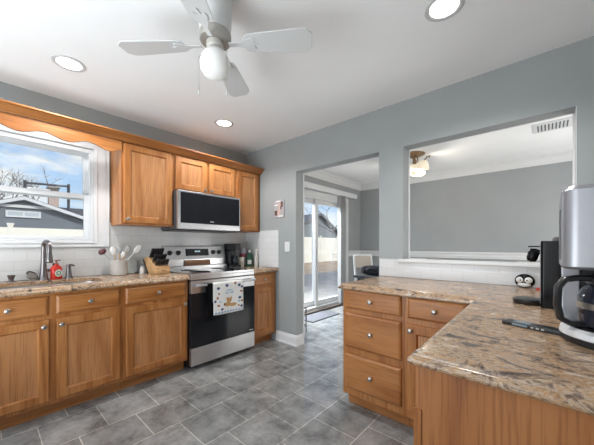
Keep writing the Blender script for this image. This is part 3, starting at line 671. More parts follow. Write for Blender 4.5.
# wooden plank on the cooktop
pk = thing('wooden_plank', 'brown wooden plank standing against the back of the stove', 'board', (0.118, -0.78, 0.9485))
mb = MB(); mb.prism([(0.0, 0.0), (0.018, 0.0), (0.006, 0.062), (-0.010, 0.062)], -0.155, 0.155, lambda a, b, d: (a, d, b)); mb.build('board', oak('dark stained plank', 'Y', (0.30, 0.14, 0.06), (0.16, 0.07, 0.03), (0.4, 0.2, 0.09)), pk, bevel=0.002)
# towels over the oven handle
def cloth(y0, y1, zf, zb, off, amp, seed, zt=hz_):
    rnd = random.Random(seed); ph = rnd.uniform(0, 6)
    cols = 25; mb = MB(); prof = []
    r = 0.0135+off
    for k in range(12): prof.append((hx-r, zb+(zt-zb)*k/12, 1-k/12))
    for k in range(9): a = PI-PI*k/8; prof.append((hx+r*math.cos(a), zt+r*math.sin(a), 0))
    for k in range(1, 19): prof.append((hx+r, zt-(zt-zf)*k/18, k/18))
    grid = []
    for (x, z, w) in prof:
        row = []
        for j in range(cols):
            t = j/(cols-1); s = 1 if x > hx else -0.3
            xx = x + s*w*(amp*math.sin(t*9+ph)+amp) ; row.append(mb.bm.verts.new((xx, y0+(y1-y0)*t, z - (0.006*math.sin(t*3) if w > 0.9 else 0))))
        grid.append(row)
    for a, b in zip(grid, grid[1:]):
        for j in range(cols-1): mb.face([a[j], a[j+1], b[j+1], b[j]])
    def X(t, z): w = (zt-z)/(zt-zf); return hx+r+w*(amp*math.sin(t*9+ph)+amp)
    return mb, X
M['towel'] = paint('white printed cotton', (0.74, 0.73, 0.71), 0.85, 0.03, 60)
mb, TX = cloth(-0.955, -0.60, 0.50, 0.62, 0.0022, 0.004, 2)
tw = mb.build('dish_towel', M['towel'], smooth=True)
md = tw.modifiers.new('thick', 'SOLIDIFY'); md.thickness = 0.0022; md.offset = -1
tag(tw, 'white printed dish towel hanging over the oven door handle', 'towel')
def spots(name, m, items):
    mb = MB()
    for (y, z, ry, rz) in items:
        t = (y+0.955)/0.37; n = 10
        rings = []
        for g, d in ((1.0, 0.0004), (0.96, 0.0012), (0.5, 0.0014)):
            rings.append([(TX((y+ry*g*math.cos(2*PI*k/n)+0.955)/0.37, z+rz*g*math.sin(2*PI*k/n))+d, y+ry*g*math.cos(2*PI*k/n), z+rz*g*math.sin(2*PI*k/n)) for k in range(n)])
        mb.loft(rings)
    return mb.build(name, m, tw)
rnd = random.Random(5)
fl = [(-0.90, 0.755), (-0.895, 0.70), (-0.80, 0.775), (-0.70, 0.79), (-0.65, 0.765), (-0.625, 0.70), (-0.935, 0.63), (-0.90, 0.585), (-0.645, 0.635), (-0.62, 0.60), (-0.615, 0.745), (-0.91, 0.66), (-0.86, 0.545), (-0.66, 0.555), (-0.625, 0.545)]
spots('print', mat('navy print', (0.06, 0.08, 0.17), 0.85), [(y, z, rnd.uniform(.013, .021), rnd.uniform(.010, .016)) for y, z in fl[::2]])
spots('print', mat('rust print', (0.34, 0.13, 0.06), 0.85), [(y, z, rnd.uniform(.011, .019), rnd.uniform(.010, .016)) for y, z in fl[1::2]])
spots('print', mat('pale blue print', (0.35, 0.48, 0.60), 0.85), [(-0.80, 0.70, 0.03, 0.008), (-0.74, 0.70, 0.025, 0.010), (-0.77, 0.725, 0.045, 0.007), (-0.655, 0.60, 0.014, 0.014), (-0.88, 0.62, 0.01, 0.01)])
spots('print', mat('tan print', (0.50, 0.30, 0.13), 0.85), [(-0.795, 0.585, 0.045, 0.022), (-0.73, 0.575, 0.05, 0.018), (-0.775, 0.625, 0.032, 0.026), (-0.80, 0.648, 0.010, 0.010), (-0.748, 0.648, 0.010, 0.010)])
spots('print', mat('dark brown print', (0.10, 0.05, 0.03), 0.85), [(-0.792, 0.632, 0.008, 0.007), (-0.760, 0.632, 0.008, 0.007), (-0.776, 0.615, 0.006, 0.005), (-0.83, 0.59, 0.012, 0.012), (-0.72, 0.582, 0.012, 0.01)])
spots('hem_stripe', mat('blue hem', (0.20, 0.36, 0.55), 0.85), [(-0.93+0.035*k, 0.515, 0.0125, 0.009) for k in range(10)])
mb, _ = cloth(-1.018, -0.962, 0.50, 0.62, 0.002, 0.002, 9)
tw2 = mb.build('pot_cloth', mat('black cloth', (0.006, 0.006, 0.007), 0.9, 0, 0.05), smooth=True); tag(tw2, 'narrow black cloth hanging on the oven handle left of the white towel', 'cloth')

# ---- microwave
mw = thing('microwave', 'stainless steel microwave with black glass door mounted over the stove', 'microwave', (0.2, -0.775, 1.335))
ya2, yb2 = -1.155, -0.397
mb = MB(); mb.box((0.002, ya2+0.002, 1.345), (0.375, yb2-0.002, 1.734)); mb.build('body', M['dgrey'], mw, world=True)
mb = MB(); mb.box((0.02, ya2+0.01, 1.330), (0.37, yb2-0.01, 1.3445)); mb.build('vent_base', M['black'], mw, world=True)
mb = MB(); mb.box((0.3755, ya2, 1.345), (0.405, ya2+0.030, 1.734)); mb.box((0.3755, yb2-0.010, 1.345), (0.405, yb2, 1.734)); mb.box((0.3755, ya2+0.030, 1.345), (0.405, yb2-0.010, 1.407)); mb.box((0.3755, ya2+0.030, 1.716), (0.405, yb2-0.010, 1.734)); dr = mb.build('door', M['steel'], mw, bevel=0.004, world=True)
mb = MB(); mb.box((0.3756, ya2+0.028, 1.405), (0.402, yb2-0.009, 1.718)); mb.build('door_glass', M['oglass'], dr, world=True)
mb = MB(); mb.box((0.402, -0.79, 1.428), (0.4027, -0.745, 1.437)); mb.build('maker_mark', M['steel'], dr, world=True)

# ---- things on the counter by the stove
def utensil(name, label, p0, p1, r, m, head=None, hm=None):
    t = thing(name, label, 'utensil', p0, 0, 'utensils in the crock')
    d = Vector(p1)-Vector(p0)
    mb = MB(); mb.tube([(0, 0, 0), tuple(d*0.5), tuple(d)], r, 8); mb.build('handle', m, t, smooth=True)
    if head:
        mb = MB(); c = d + d.normalized()*head[2]*0.8
        mb.ball((0, 0, 0), 1.0, 14, 8, (head[0], head[1], head[2]))
        w = d.normalized(); q = Vector((0, 0, 1)).rotation_difference(w)
        bmesh.ops.transform(mb.bm, matrix=Matrix.Translation(c) @ q.to_matrix().to_4x4(), verts=mb.bm.verts)
        mb.build('head', hm, t, smooth=True)
    return t
CR = (0.135, -1.588, 0.9)
cr_ = thing('utensil_crock', 'light grey ceramic crock full of cooking utensils on the counter', 'crock', CR)
mb = MB(); mb.lathe([(0.058, 0), (0.066, 0.006), (0.068, 0.02), (0.068, 0.135), (0.070, 0.14), (0.066, 0.143), (0.062, 0.138), (0.062, 0.012), (0, 0.010)], (0, 0, 0), 'Z', 32); mb.build('crock_body', mat('grey glazed crock', (0.50, 0.48, 0.45), 0.35), cr_, smooth=True)
wd = mat('pale wood', (0.50, 0.33, 0.18), 0.6); ws = mat('white silicone', (0.72, 0.72, 0.70), 0.5); gs = mat('grey silicone', (0.40, 0.41, 0.42), 0.5); bu = mat('burgundy ladle', (0.10, 0.03, 0.035), 0.35)
def inC(dx, dy, z): return (CR[0]+dx, CR[1]+dy, CR[2]+z)
utensil('ladle', 'dark burgundy ladle leaning left out of the grey crock', inC(0.0, 0.03, 0.02), inC(-0.02, -0.115, 0.205), 0.005, gs, (0.034, 0.034, 0.026), bu)
utensil('spatula', 'white spatula with broad head leaning right out of the crock', inC(0.0, -0.03, 0.02), inC(0.03, 0.125, 0.215), 0.005, ws, (0.007, 0.026, 0.045), ws)
utensil('serving_spoon', 'white spoon upright in the crock beside the burgundy ladle', inC(0.01, 0.0, 0.02), inC(0.02, -0.045, 0.20), 0.005, wd, (0.010, 0.026, 0.040), ws)
utensil('serving_spoon', 'grey spoon upright in the middle of the crock', inC(0.02, 0.01, 0.02), inC(0.01, 0.0, 0.21), 0.006, wd, (0.010, 0.024, 0.036), gs)
utensil('spatula', 'grey spatula in the crock next to the white broad one', inC(-0.02, 0.0, 0.02), inC(0.03, 0.055, 0.215), 0.006, wd, (0.006, 0.026, 0.036), gs)
utensil('wooden_spoon', 'pale wooden spoon at the front of the crock', inC(0.03, 0.02, 0.02), inC(0.05, 0.02, 0.17), 0.006, wd, (0.008, 0.020, 0.028), ws)
# glass board leaning against the tiles behind the crock
gb = thing('glass_board', 'frosted glass cutting board leaning on the tiles right of crock', 'board', (0.06, -1.475, 0.901))
mb = MB(); mb.loft([[(0.0+0.0*d+d, y, z) for y, z in rrect(-0.075, 0.075, 0.0, 0.155, 0.05)] for d in (0.0, 0.006)])
bmesh.ops.rotate(mb.bm, cent=(0, 0, 0), matrix=Matrix.Rotation(math.radians(-14), 3, 'Y'), verts=mb.bm.verts)
mb.build('board', mat('frosted pale glass', (0.50, 0.53, 0.51), 0.25), gb)
sh = thing('salt_shaker', 'small white shaker between the crock and the knife block', 'shaker', (0.16, -1.395, 0.9))
mb = MB(); mb.lathe([(0.022, 0), (0.024, 0.004), (0.022, 0.045), (0.019, 0.055)], (0, 0, 0)); mb.build('jar', mat('white jar', (0.74, 0.73, 0.71), 0.3), sh, smooth=True)
mb = MB(); mb.lathe([(0.020, 0.055), (0.020, 0.065), (0.015, 0.072), (0, 0.073)], (0, 0, 0)); mb.build('lid', mat('pale lid', (0.6, 0.6, 0.6), 0.3, 0.5), sh, smooth=True)
# knife block: local x points to the room, leans back
kb = thing('knife_block', 'light wooden knife block standing left of the stove', 'knife block', (0.27, -1.285, 0.9), 0.12)
kb.scale = (1.08, 1.12, 1.1)
mb = MB(); mb.prism([(0.085, 0.0), (0.085, 0.062), (0.03, 0.088), (-0.075, 0.155), (-0.135, 0.13), (-0.05, 0.0)], -0.062, 0.062, lambda a, b, d: (a, d, b)); mb.build('block', oak('light beech block', 'Y', (0.52, 0.31, 0.14), (0.40, 0.22, 0.09), (0.60, 0.38, 0.19)), kb, bevel=0.004)
mb = MB(); mb.prism([(-0.052, 0.0), (-0.1375, 0.1305), (-0.150, 0.123), (-0.066, 0.0)], -0.064, 0.064, lambda a, b, d: (a, d, b)); mb.build('back_panel', M['black'], kb, bevel=0.002)
mb = MB(); mb.box((0.0851, -0.018, 0.028), (0.0856, 0.018, 0.036)); mb.build('maker_mark', mat('burnt mark', (0.2, 0.1, 0.05), 0.6), kb)
Rk = Matrix.Rotation(0.12, 4, 'Z'); dirk = Vector((0.52, 0, 0.85)).normalized()
def knife(label, lx, ly, lz, L, w):
    p = Matrix.Translation((0.27, -1.285, 0.9)) @ Rk @ Vector((1.08*lx, 1.12*ly, 1.1*lz))
    t = thing('knife', label, 'knife', tuple(p), 0.12, 'knives in the wooden block')
    q = Vector((0, 0, 1)).rotation_difference(dirk).to_matrix().to_4x4()
    mb = MB(); mb.loft([[(x, y, z) for x, y in rrect(-w*g*0.75, w*g*0.75, -0.011, 0.011, 0.006, 3)] for g, z in ((0.9, 0.012), (1.0, 0.03), (0.85, L*0.55), (1.1, L*0.92), (0.8, L))]); bmesh.ops.transform(mb.bm, matrix=q, verts=mb.bm.verts); mb.build('handle', M['black'], t, smooth=True)
    mb = MB(); mb.box((-w*0.75, -0.0115, 0.001), (w*0.75, 0.0115, 0.0118)); bmesh.ops.transform(mb.bm, matrix=q, verts=mb.bm.verts); mb.build('bolster', M['nickel'], t)
KL = ['black handled knife', 'black handled knife']
rows = [(0.052, 0.0782, 0.062, 'lowest'), (0.002, 0.1062, 0.080, 'middle'), (-0.052, 0.1408, 0.098, 'highest')]
for (lx, lz, L, rw) in rows:
    for k in range(5):
        y = -0.045+k*0.0225
        where = ['leftmost', 'second from left', 'middle', 'second from right', 'rightmost'][k]
        knife('black handled knife, %s in the %s row of the wooden block' % (where, rw), lx, y, lz, L*1.08, 0.014)
# ---- things right of the stove
cm = thing('coffee_maker', 'slim black coffee maker standing beside the right end of the stove', 'coffee maker', (0.165, -0.332, 0.9))
mb = MB(); mb.box((-0.13, -0.045, 0.0), (0.12, 0.045, 0.035)); mb.build('base', M['black'], cm, bevel=0.008)
mb = MB(); mb.box((-0.13, -0.045, 0.0355), (0.02, 0.045, 0.215)); mb.build('tower', M['black'], cm, bevel=0.01)
mb = MB(); mb.box((-0.13, -0.045, 0.2155), (0.115, 0.045, 0.30)); mb.build('brew_head', M['black'], cm, bevel=0.010)
mb = MB(); mb.lathe([(0.032, 0.036), (0.040, 0.046), (0.040, 0.10), (0.032, 0.135), (0.028, 0.15), (0, 0.15)], (0.065, 0, 0)); mb.build('carafe', M['smoke'], cm, smooth=True)
cn = thing('canister', 'small white canister with printed front right of black coffee maker', 'canister', (0.19, -0.215, 0.9))
mb = MB(); mb.lathe([(0.034, 0), (0.036, 0.004), (0.036, 0.120), (0.032, 0.126), (0, 0.126)], (0, 0, 0)); cb_ = mb.build('jar', M['cream'], cn, smooth=True)
mb = MB()
for (a, b, c, d) in ((-0.012, 0.035, -0.008, 0.075), (-0.004, 0.055, 0.012, 0.060), (0.008, 0.035, 0.013, 0.070)):
    mb.box((0.0355, a, b), (0.0375, c, d))
bmesh.ops.rotate(mb.bm, cent=(0, 0, 0), matrix=Matrix.Rotation(-0.75, 3, 'Z'), verts=mb.bm.verts)
mb.build('print', mat('dark grey print', (0.12, 0.12, 0.12), 0.6), cb_)
jb = thing('jam_bottle', 'pink and red bottle with dark cap behind the white canister', 'bottle', (0.075, -0.095, 0.9))
mb = MB(); mb.lathe([(0.036, 0), (0.038, 0.005), (0.038, 0.10), (0.036, 0.12)], (0, 0, 0)); mb.build('bottle_body', mat('smoky plastic', (0.30, 0.30, 0.31), 0.3), jb, smooth=True)
mb = MB(); mb.lathe([(0.0365, 0.12), (0.0385, 0.122), (0.0385, 0.165), (0.0365, 0.167)], (0, 0, 0)); mb.build('label', mat('red pink label', (0.36, 0.06, 0.11), 0.4), jb, smooth=True)
mb = MB(); mb.lathe([(0.036, 0.167), (0.037, 0.215), (0.03, 0.235), (0, 0.235)], (0, 0, 0)); mb.build('lid', mat('clear grey lid', (0.5, 0.5, 0.53), 0.2), jb, smooth=True)
dsb = thing('detergent_bottle', 'green and white detergent bottle between canister and slim bottle', 'bottle', (0.19, -0.085, 0.9), -0.6)
mb = MB(); mb.loft([R8(0.022, 0.036, 0), R8(0.024, 0.039, 0.006), R8(0.024, 0.039, 0.11), R8(0.018, 0.026, 0.16), R8(0.012, 0.013, 0.185)]); mb.build('bottle_body', mat('deep green plastic', (0.015, 0.10, 0.055), 0.3), dsb, smooth=True)
mb = MB(); mb.lathe([(0.015, 0.185), (0.015, 0.215), (0.010, 0.22), (0, 0.22)], (0, 0, 0)); mb.build('cap', ws, dsb, smooth=True)
mb = MB(); mb.box((0.0225, -0.026, 0.03), (0.0250, 0.026, 0.085)); mb.build('label', ws, dsb)
slb = thing('slim_bottle', 'tall slim off white bottle against the tiled corner wall', 'bottle', (0.285, -0.045, 0.9))
mb = MB(); mb.lathe([(0.020, 0), (0.022, 0.004), (0.022, 0.13), (0.012, 0.17), (0.010, 0.20)], (0, 0, 0)); mb.build('bottle_body', mat('milky glass', (0.60, 0.58, 0.54), 0.2), slb, smooth=True)
mb = MB(); mb.lathe([(0.013, 0.20), (0.013, 0.225), (0, 0.227)], (0, 0, 0)); mb.build('cap', ws, slb, smooth=True)

# ---- wall fittings
sw = thing('light_switch', 'white light switch plate on the grey wall left of the doorway', 'switch', (0.806, -0.001, 1.16))
mb = MB(); mb.box((-0.040, -0.006, -0.06), (0.040, 0.0, 0.06)); pl = mb.build('plate', M['white'], sw, bevel=0.003)
mb = MB(); mb.box((-0.017, -0.009, -0.034), (0.017, -0.0061, 0.034)); mb.build('rocker', M['vinyl'], sw, bevel=0.002)
pic = thing('wall_picture', 'small unframed picture board on grey wall above the light switch', 'picture', (0.674, -0.001, 1.627))
mb = MB(); mb.box((-0.085, -0.012, -0.105), (0.085, 0.0, 0.105)); bd = mb.build('board', mat('pale mauve print', (0.40, 0.37, 0.375), 0.6), pic, bevel=0.002)
def pbox(name, m, L):
    mb = MB()
    for (a, b, c, d) in L: mb.box((a, -0.0130, b), (c, -0.0121, d))
    mb.build(name, m, bd)
pbox('print', mat('brown print', (0.10, 0.05, 0.045), 0.6), [(0.03, 0.02, 0.068, 0.085), (-0.075, -0.08, -0.03, -0.02), (0.02, -0.01, 0.045, 0.03)])
pbox('print', mat('peach print', (0.58, 0.40, 0.34), 0.6), [(-0.01, -0.03, 0.028, 0.07), (-0.03, -0.075, 0.015, -0.03)])
pbox('print', mat('white print', (0.72, 0.71, 0.70), 0.6), [(-0.05, 0.085, 0.02, 0.10), (-0.02, -0.10, 0.07, -0.082), (-0.08, 0.04, -0.02, 0.055)])

# ---- recessed ceiling lights
def can(label, x, y, e=1.0):
    t = thing('recessed_light', label, 'ceiling light', (x, y, CZ), 0, 'recessed ceiling lights')
    mb = MB(); mb.lathe([(0.095, 0), (0.095, -0.004), (0.088, -0.008), (0.074, -0.006), (0.070, -0.002), (0.070, 0)], (0, 0, 0), 'Z', 36); mb.build('trim_ring', paint('grey light ring', (0.55, 0.55, 0.55), 0.5, 0.02) if 'grey light ring' not in bpy.data.materials else bpy.data.materials['grey light ring'], t, smooth=True)
    mb = MB(); mb.lathe([(0.0695, -0.0005), (0.0695, -0.003), (0.04, -0.0045), (0, -0.005)], (0, 0, 0), 'Z', 32); mb.build('lens', M['lens'], t, smooth=True)
    lamp('downlight', 'SPOT', (x, y, CZ-0.02), 52, (1, 0.99, 0.98), (0, 0, -1), 0.06, None, math.radians(150))
can('round recessed ceiling light above the sink window', 0.666, -2.045)
can('round recessed ceiling light near the far corner above the stove', 0.649, -0.783)
can('round recessed ceiling light above the peninsula counter', 2.734, -0.825)

# ---- ceiling fan
fn = thing('ceiling_fan', 'white four blade ceiling fan with a round frosted globe light', 'ceiling fan', (1.897, -1.67, CZ))
mb = MB(); mb.lathe([(0.093, 0), (0.093, -0.02), (0.086, -0.05), (0.082, -0.10), (0.079, -0.165), (0.074, -0.196)], (0, 0, 0), 'Z', 36); mb.build('motor_housing', M['fanwhite'], fn, smooth=True)
mb = MB(); mb.lathe([(0.074, -0.197), (0.078, -0.205), (0.079, -0.228), (0.074, -0.238), (0.055, -0.243)], (0, 0, 0), 'Z', 36)
fl_ = mb.build('flywheel', paint('pewter ring', (0.42, 0.40, 0.37), 0.4, 0.1, 30, 0.6), fn, smooth=True)
mb = MB(); mb.lathe([(0.043, -0.244), (0.043, -0.268), (0.036, -0.274), (0.038, -0.284)], (0, 0, 0), 'Z', 28); mb.build('light_fitter', paint('ivory fitter', (0.50, 0.48, 0.44), 0.4, 0.05), fn, smooth=True)
mb = MB(); mb.lathe([(0.036, -0.285), (0.054, -0.297), (0.068, -0.320), (0.0745, -0.350), (0.0715, -0.378), (0.058, -0.402), (0.036, -0.418), (0.0, -0.424)], (0, 0, 0), 'Z', 32); mb.build('globe', M['globe'], fn, smooth=True)
for k in range(4):
    a = math.radians(38+90*k); Rz = Matrix.Rotation(a, 4, 'Z') @ Matrix.Translation((0, 0, -0.252)) @ Matrix.Rotation(math.radians(-9), 4, 'X')
    mb = MB(); out = []
    outline = [(0.15, -0.030), (0.16, -0.046), (0.19, -0.053), (0.425, -0.068), (0.455, -0.066), (0.484, -0.040), (0.484, 0.040), (0.455, 0.066), (0.425, 0.068), (0.19, 0.053), (0.16, 0.046), (0.15, 0.030)]
    mb.loft([[(x, y, z) for x, y in outline] for z in (-0.003, 0.003)]); bmesh.ops.transform(mb.bm, matrix=Rz, verts=mb.bm.verts); bl = mb.build('blade', M['fanwhite'], fn, bevel=0.0015)
    mb = MB(); mb.loft([[(x, y, z) for x, y in ((0.07, -0.012), (0.12, -0.010), (0.15, -0.022), (0.19, -0.035), (0.205, -0.028), (0.195, -0.008), (0.225, 0.0), (0.195, 0.008), (0.205, 0.028), (0.19, 0.035), (0.15, 0.022), (0.12, 0.010), (0.07, 0.012))] for z in (-0.0075, -0.0032)]); bmesh.ops.transform(mb.bm, matrix=Rz, verts=mb.bm.verts); mb.build('blade_bracket', M['fanwhite'], bl)
for (dx, dy, L) in ((-0.052, -0.028, 0.27), (0.050, 0.010, 0.31)):
    mb = MB(); mb.tube([(dx*0.8, dy*0.8, -0.26), (dx*1.55, dy*1.55, -0.30), (dx*1.55, dy*1.55, -0.20-L)], 0.0014, 6); pc_ = mb.build('pull_chain', M['nickel'], fn)
    MB().lathe([(0.002, 0), (0.005, -0.008), (0.004, -0.02), (0, -0.022)], (dx*1.55, dy*1.55, -0.20-L), 'Z', 10).build('chain_bob', M['fanwhite'], pc_, smooth=True)

# ================================================================== PENINSULA TOP
# capsule coffee machine
cp = thing('capsule_machine', 'tall glossy black capsule coffee machine near the pass-through', 'coffee machine', (3.2, -0.715, 0.9))
mb = MB(); mb.loft([[(x, y, z) for x, y in rrect(-0.08, 0.12, -0.075, 0.075, 0.012)] for z in (0.0, 0.30)]); mb.build('body', M['gloss'], cp, smooth=True)
mb = MB(); mb.lathe([(0.072, 0.3005), (0.072, 0.31), (0.066, 0.318), (0, 0.32)], (0.03, 0, 0)); mb.build('lid', M['dgrey'], cp, smooth=True)
mb = MB(); mb.tube([(-0.081, -0.02, 0.245), (-0.10, -0.02, 0.255), (-0.118, -0.02, 0.255)], 0.011, 10); mb.lathe([(0.0, -0.034), (0.016, -0.028), (0.021, -0.015), (0.021, 0.010), (0.015, 0.020), (0, 0.022)], (-0.108, -0.02, 0.235), (0.25, 0, 1)); mb.build('coffee_spout', M['gloss'], cp, smooth=True)
mb = MB(); mb.box((-0.125, -0.032, 0.272), (-0.0805, 0.03, 0.278)); mb.build('lever', M['gloss'], cp)
mb = MB(); mb.lathe([(0.058, 0), (0.062, 0.006), (0.062, 0.022), (0.056, 0.026), (0, 0.025)], (-0.125, 0.02, 0.0)); mb.build('drip_tray', M['black'], cp, smooth=True)
mb = MB(); mb.box((-0.0825, -0.070, 0.02), (-0.0805, -0.058, 0.29)); mb.build('side_strip', M['grey'], cp)
# drip coffee maker
dm = thing('drip_coffee_maker', 'silver drip coffee maker with glass carafe at the near edge', 'coffee maker', (3.30, -1.25, 0.9))
def rr(z, x0, x1, y0, y1, r): return [(x, y, z) for x, y in rrect(x0, x1, y0, y1, r)]
mb = MB(); mb.loft([rr(0.217, -0.125, 0.125, -0.118, 0.125, 0.035), rr(0.214, -0.118, 0.118, -0.112, 0.12, 0.03), rr(0.222, -0.128, 0.128, -0.121, 0.128, 0.036), rr(0.435, -0.128, 0.128, -0.121, 0.128, 0.036), rr(0.447, -0.118, 0.118, -0.11, 0.118, 0.03)]); hd = mb.build('brew_head', M['silver'], dm, smooth=35)
mb = MB(); mb.box((-0.1296, -0.075, 0.24), (-0.1282, -0.03, 0.385)); mb.build('water_gauge', M['dgrey'], hd)
mb = MB(); mb.box((-0.122, 0.045, 0.03), (-0.085, 0.12, 0.214)); mb.box((-0.085, 0.05, 0.03), (0.122, 0.12, 0.214)); mb.mi = 0
mb.build('tower', M['black'], dm, bevel=0.006)
mb = MB(); mb.box((-0.1235, 0.040, 0.032), (-0.080, 0.052, 0.213)); mb.build('tower_trim', M['silver'], dm, bevel=0.004)
mb = MB(); mb.lathe([(0.122, 0.0), (0.128, 0.004), (0.128, 0.018)], (0, -0.005, 0), 'Z', 48); mb.build('foot', M['black'], dm, smooth=True)
mb = MB(); mb.lathe([(0.127, 0.0182), (0.131, 0.021), (0.128, 0.036), (0.112, 0.042)], (0, -0.005, 0), 'Z', 48); mb.build('base_ring', paint('bright silver ring', (0.75, 0.75, 0.76), 0.3, 0.03, 20, 0.3), dm, smooth=True)
mb = MB(); mb.lathe([(0.111, 0.0422), (0.110, 0.044), (0, 0.044)], (0, -0.005, 0), 'Z', 48); mb.build('warming_plate', M['black'], dm, smooth=True)
crf = thing('glass_carafe', 'smoked glass coffee carafe with black handle under the silver brewer', 'carafe', (3.302, -1.262, 0.945))
mb = MB(); mb.lathe([(0.078, 0.0), (0.090, 0.006), (0.093, 0.02), (0.093, 0.085), (0.084, 0.108), (0.070, 0.122)], (0, 0, 0), 'Z', 36); mb.build('glass_body', M['smoke'], crf, smooth=True)
mb = MB(); mb.lathe([(0.069, 0.1222), (0.074, 0.126), (0.074, 0.142), (0.062, 0.150), (0, 0.152)], (0, 0, 0), 'Z', 36); mb.build('lid', M['black'], crf, smooth=True)
mb = MB(); mb.lathe([(0.0945, 0.055), (0.0965, 0.057), (0.0955, 0.072), (0.0935, 0.073)], (0, 0, 0), 'Z', 36); mb.build('band', M['nickel'], crf, smooth=True)
mb = MB(); d = Vector((-0.92, -0.39, 0)); q = Vector((-d.y, d.x, 0))
path = [(0.066, 0.140), (0.10, 0.142), (0.132, 0.136), (0.147, 0.114), (0.149, 0.06), (0.142, 0.022), (0.118, 0.008), (0.086, 0.008)]
rings = []
for i, (r, z) in enumerate(path):
    a = path[max(0, i-1)]; b = path[min(len(path)-1, i+1)]; tx, tz = b[0]-a[0], b[1]-a[1]; l = math.hypot(tx, tz); nx, nz2 = -tz/l, tx/l
    c0 = d*r + Vector((0, 0, z)); rings.append([c0 + (d*nx+Vector((0, 0, nz2)))*s1*0.008 + q*s2*0.011 for s1, s2 in ((-1, -0.6), (-0.6, -1), (0.6, -1), (1, -0.6), (1, 0.6), (0.6, 1), (-0.6, 1), (-1, 0.6))])
mb.loft(rings); mb.build('handle', M['black'], crf, smooth=True)
# slim black device
dv = thing('electronic_device', 'slim black device with small pale display lying on the counter', 'device', (3.108, -1.212, 0.9), -0.34)
mb = MB(); mb.box((-0.085, -0.026, 0.0), (0.085, 0.026, 0.013)); bd_ = mb.build('body', M['black'], dv, bevel=0.004)
mb = MB(); mb.box((-0.052, -0.0268, 0.004), (-0.008, -0.0261, 0.011)); mb.box((-0.052, -0.014, 0.0131), (-0.008, 0.014, 0.0136)); mb.build('screen', mat('pale screen', (0.22, 0.28, 0.32), 0.2), bd_)
mb = MB()
for k in range(3): mb.box((0.002+k*0.014, -0.0268, 0.005), (0.010+k*0.014, -0.0261, 0.010))
mb.build('button', mat('light grey key', (0.5, 0.5, 0.5), 0.4), bd_)
# penguin
pg = thing('penguin_figurine', 'small black and white penguin figurine near the tiled back wall', 'figurine', (3.03, -0.075, 0.9), -0.12)
mb = MB(); mb.ball((0, 0, 0.046), 1.0, 24, 14, (0.054, 0.030, 0.046)); mb.build('body', M['gloss'], pg, smooth=True)
mb = MB(); mb.ball((-0.020, -0.016, 0.052), 1.0, 16, 10, (0.024, 0.018, 0.022)); mb.ball((0.020, -0.016, 0.052), 1.0, 16, 10, (0.024, 0.018, 0.022)); mb.ball((0, -0.016, 0.024), 1.0, 16, 10, (0.036, 0.017, 0.017)); mb.build('face', ws, pg, smooth=True)
mb = MB()
for s in (-1, 1): mb.ball((0.017*s, -0.034, 0.053), 0.0045, 10, 6)
mb.build('eyes', M['gloss'], pg, smooth=True)
mb = MB(); mb.lathe([(0.005, 0), (0, 0.012)], (0, -0.028, 0.044), (0, -1, -0.1), 10); mb.build('beak', mat('beak', (0.35, 0.2, 0.08), 0.5), pg)
rd = thing('red_clip', 'small red clip on the counter right of the penguin figurine', 'clip', (3.108, -0.12, 0.9))
mb = MB(); mb.prism([(-0.022, 0), (0.022, 0), (0.018, 0.012), (0.0, 0.016), (-0.02, 0.010)], -0.012, 0.012, lambda a, b, d: (a, d, b)); mb.build('clip_body', mat('red plastic', (0.6, 0.05, 0.03), 0.4), rd, bevel=0.003)
# thin grey strip on the ledge
mb = MB(); mb.tube([(2.36, 0.11, 1.0625), (2.98, 0.10, 1.0625)], 0.0022, 8)
tag(mb.build('grey_rod', M['grey']), 'thin grey rod lying on the white pass-through ledge', 'rod')

# ================================================================== DINING ROOM
dt = thing('dining_table', 'dark slate dining table seen beyond the doorway edge', 'table', (1.88, 1.52, 0))
mb = MB(); mb.box((-0.80, -0.45, 0.72), (0.80, 0.45, 0.755)); mb.build('tabletop', mat('dark slate top', (0.07, 0.075, 0.085), 0.35), dt, bevel=0.005)
for sx in (-1, 1):
    for sy in (-1, 1):
        mb = MB(); mb.loft([rr(0, sx*0.72-0.022, sx*0.72+0.022, sy*0.38-0.022, sy*0.38+0.022, 0.005), rr(0.72, sx*0.72-0.035, sx*0.72+0.035, sy*0.38-0.035, sy*0.38+0.035, 0.005)]); mb.build('leg', M['dgrey'], dt)
dch = thing('dining_chair', 'white framed dining chair with beige back at the dark table', 'chair', (1.0, 1.84, 0), -0.35)
for (x, y) in ((-0.19, -0.19), (-0.19, 0.19), (0.19, -0.19), (0.19, 0.19)):
    mb = MB(); top = (x-0.07, y, 1.0) if x < 0 else (x, y, 0.44)
    mb.tube([(x*1.08 if x > 0 else x-0.02, y, 0), (x, y, 0.44), top] if x < 0 else [(x*1.08, y, 0), top], 0.018, 8); mb.build('leg', M['vinyl'], dch, smooth=True)
mb = MB(); mb.box((-0.21, -0.21, 0.44), (0.23, 0.21, 0.485)); mb.build('seat', mat('dark blue seat', (0.05, 0.06, 0.09), 0.8), dch, bevel=0.012)
mb = MB(); mb.prism([(-0.245, 0.80), (-0.225, 0.80), (-0.255, 0.99), (-0.275, 0.99)], -0.185, 0.185, lambda a, b, d: (a, d, b)); mb.build('backrest', mat('beige fabric', (0.45, 0.40, 0.35), 0.9), dch, bevel=0.006)
mb = MB(); mb.tube([(-0.262, -0.19, 1.0), (-0.262, 0.19, 1.0)], 0.018, 8); mb.build('top_rail', M['vinyl'], dch, smooth=True)
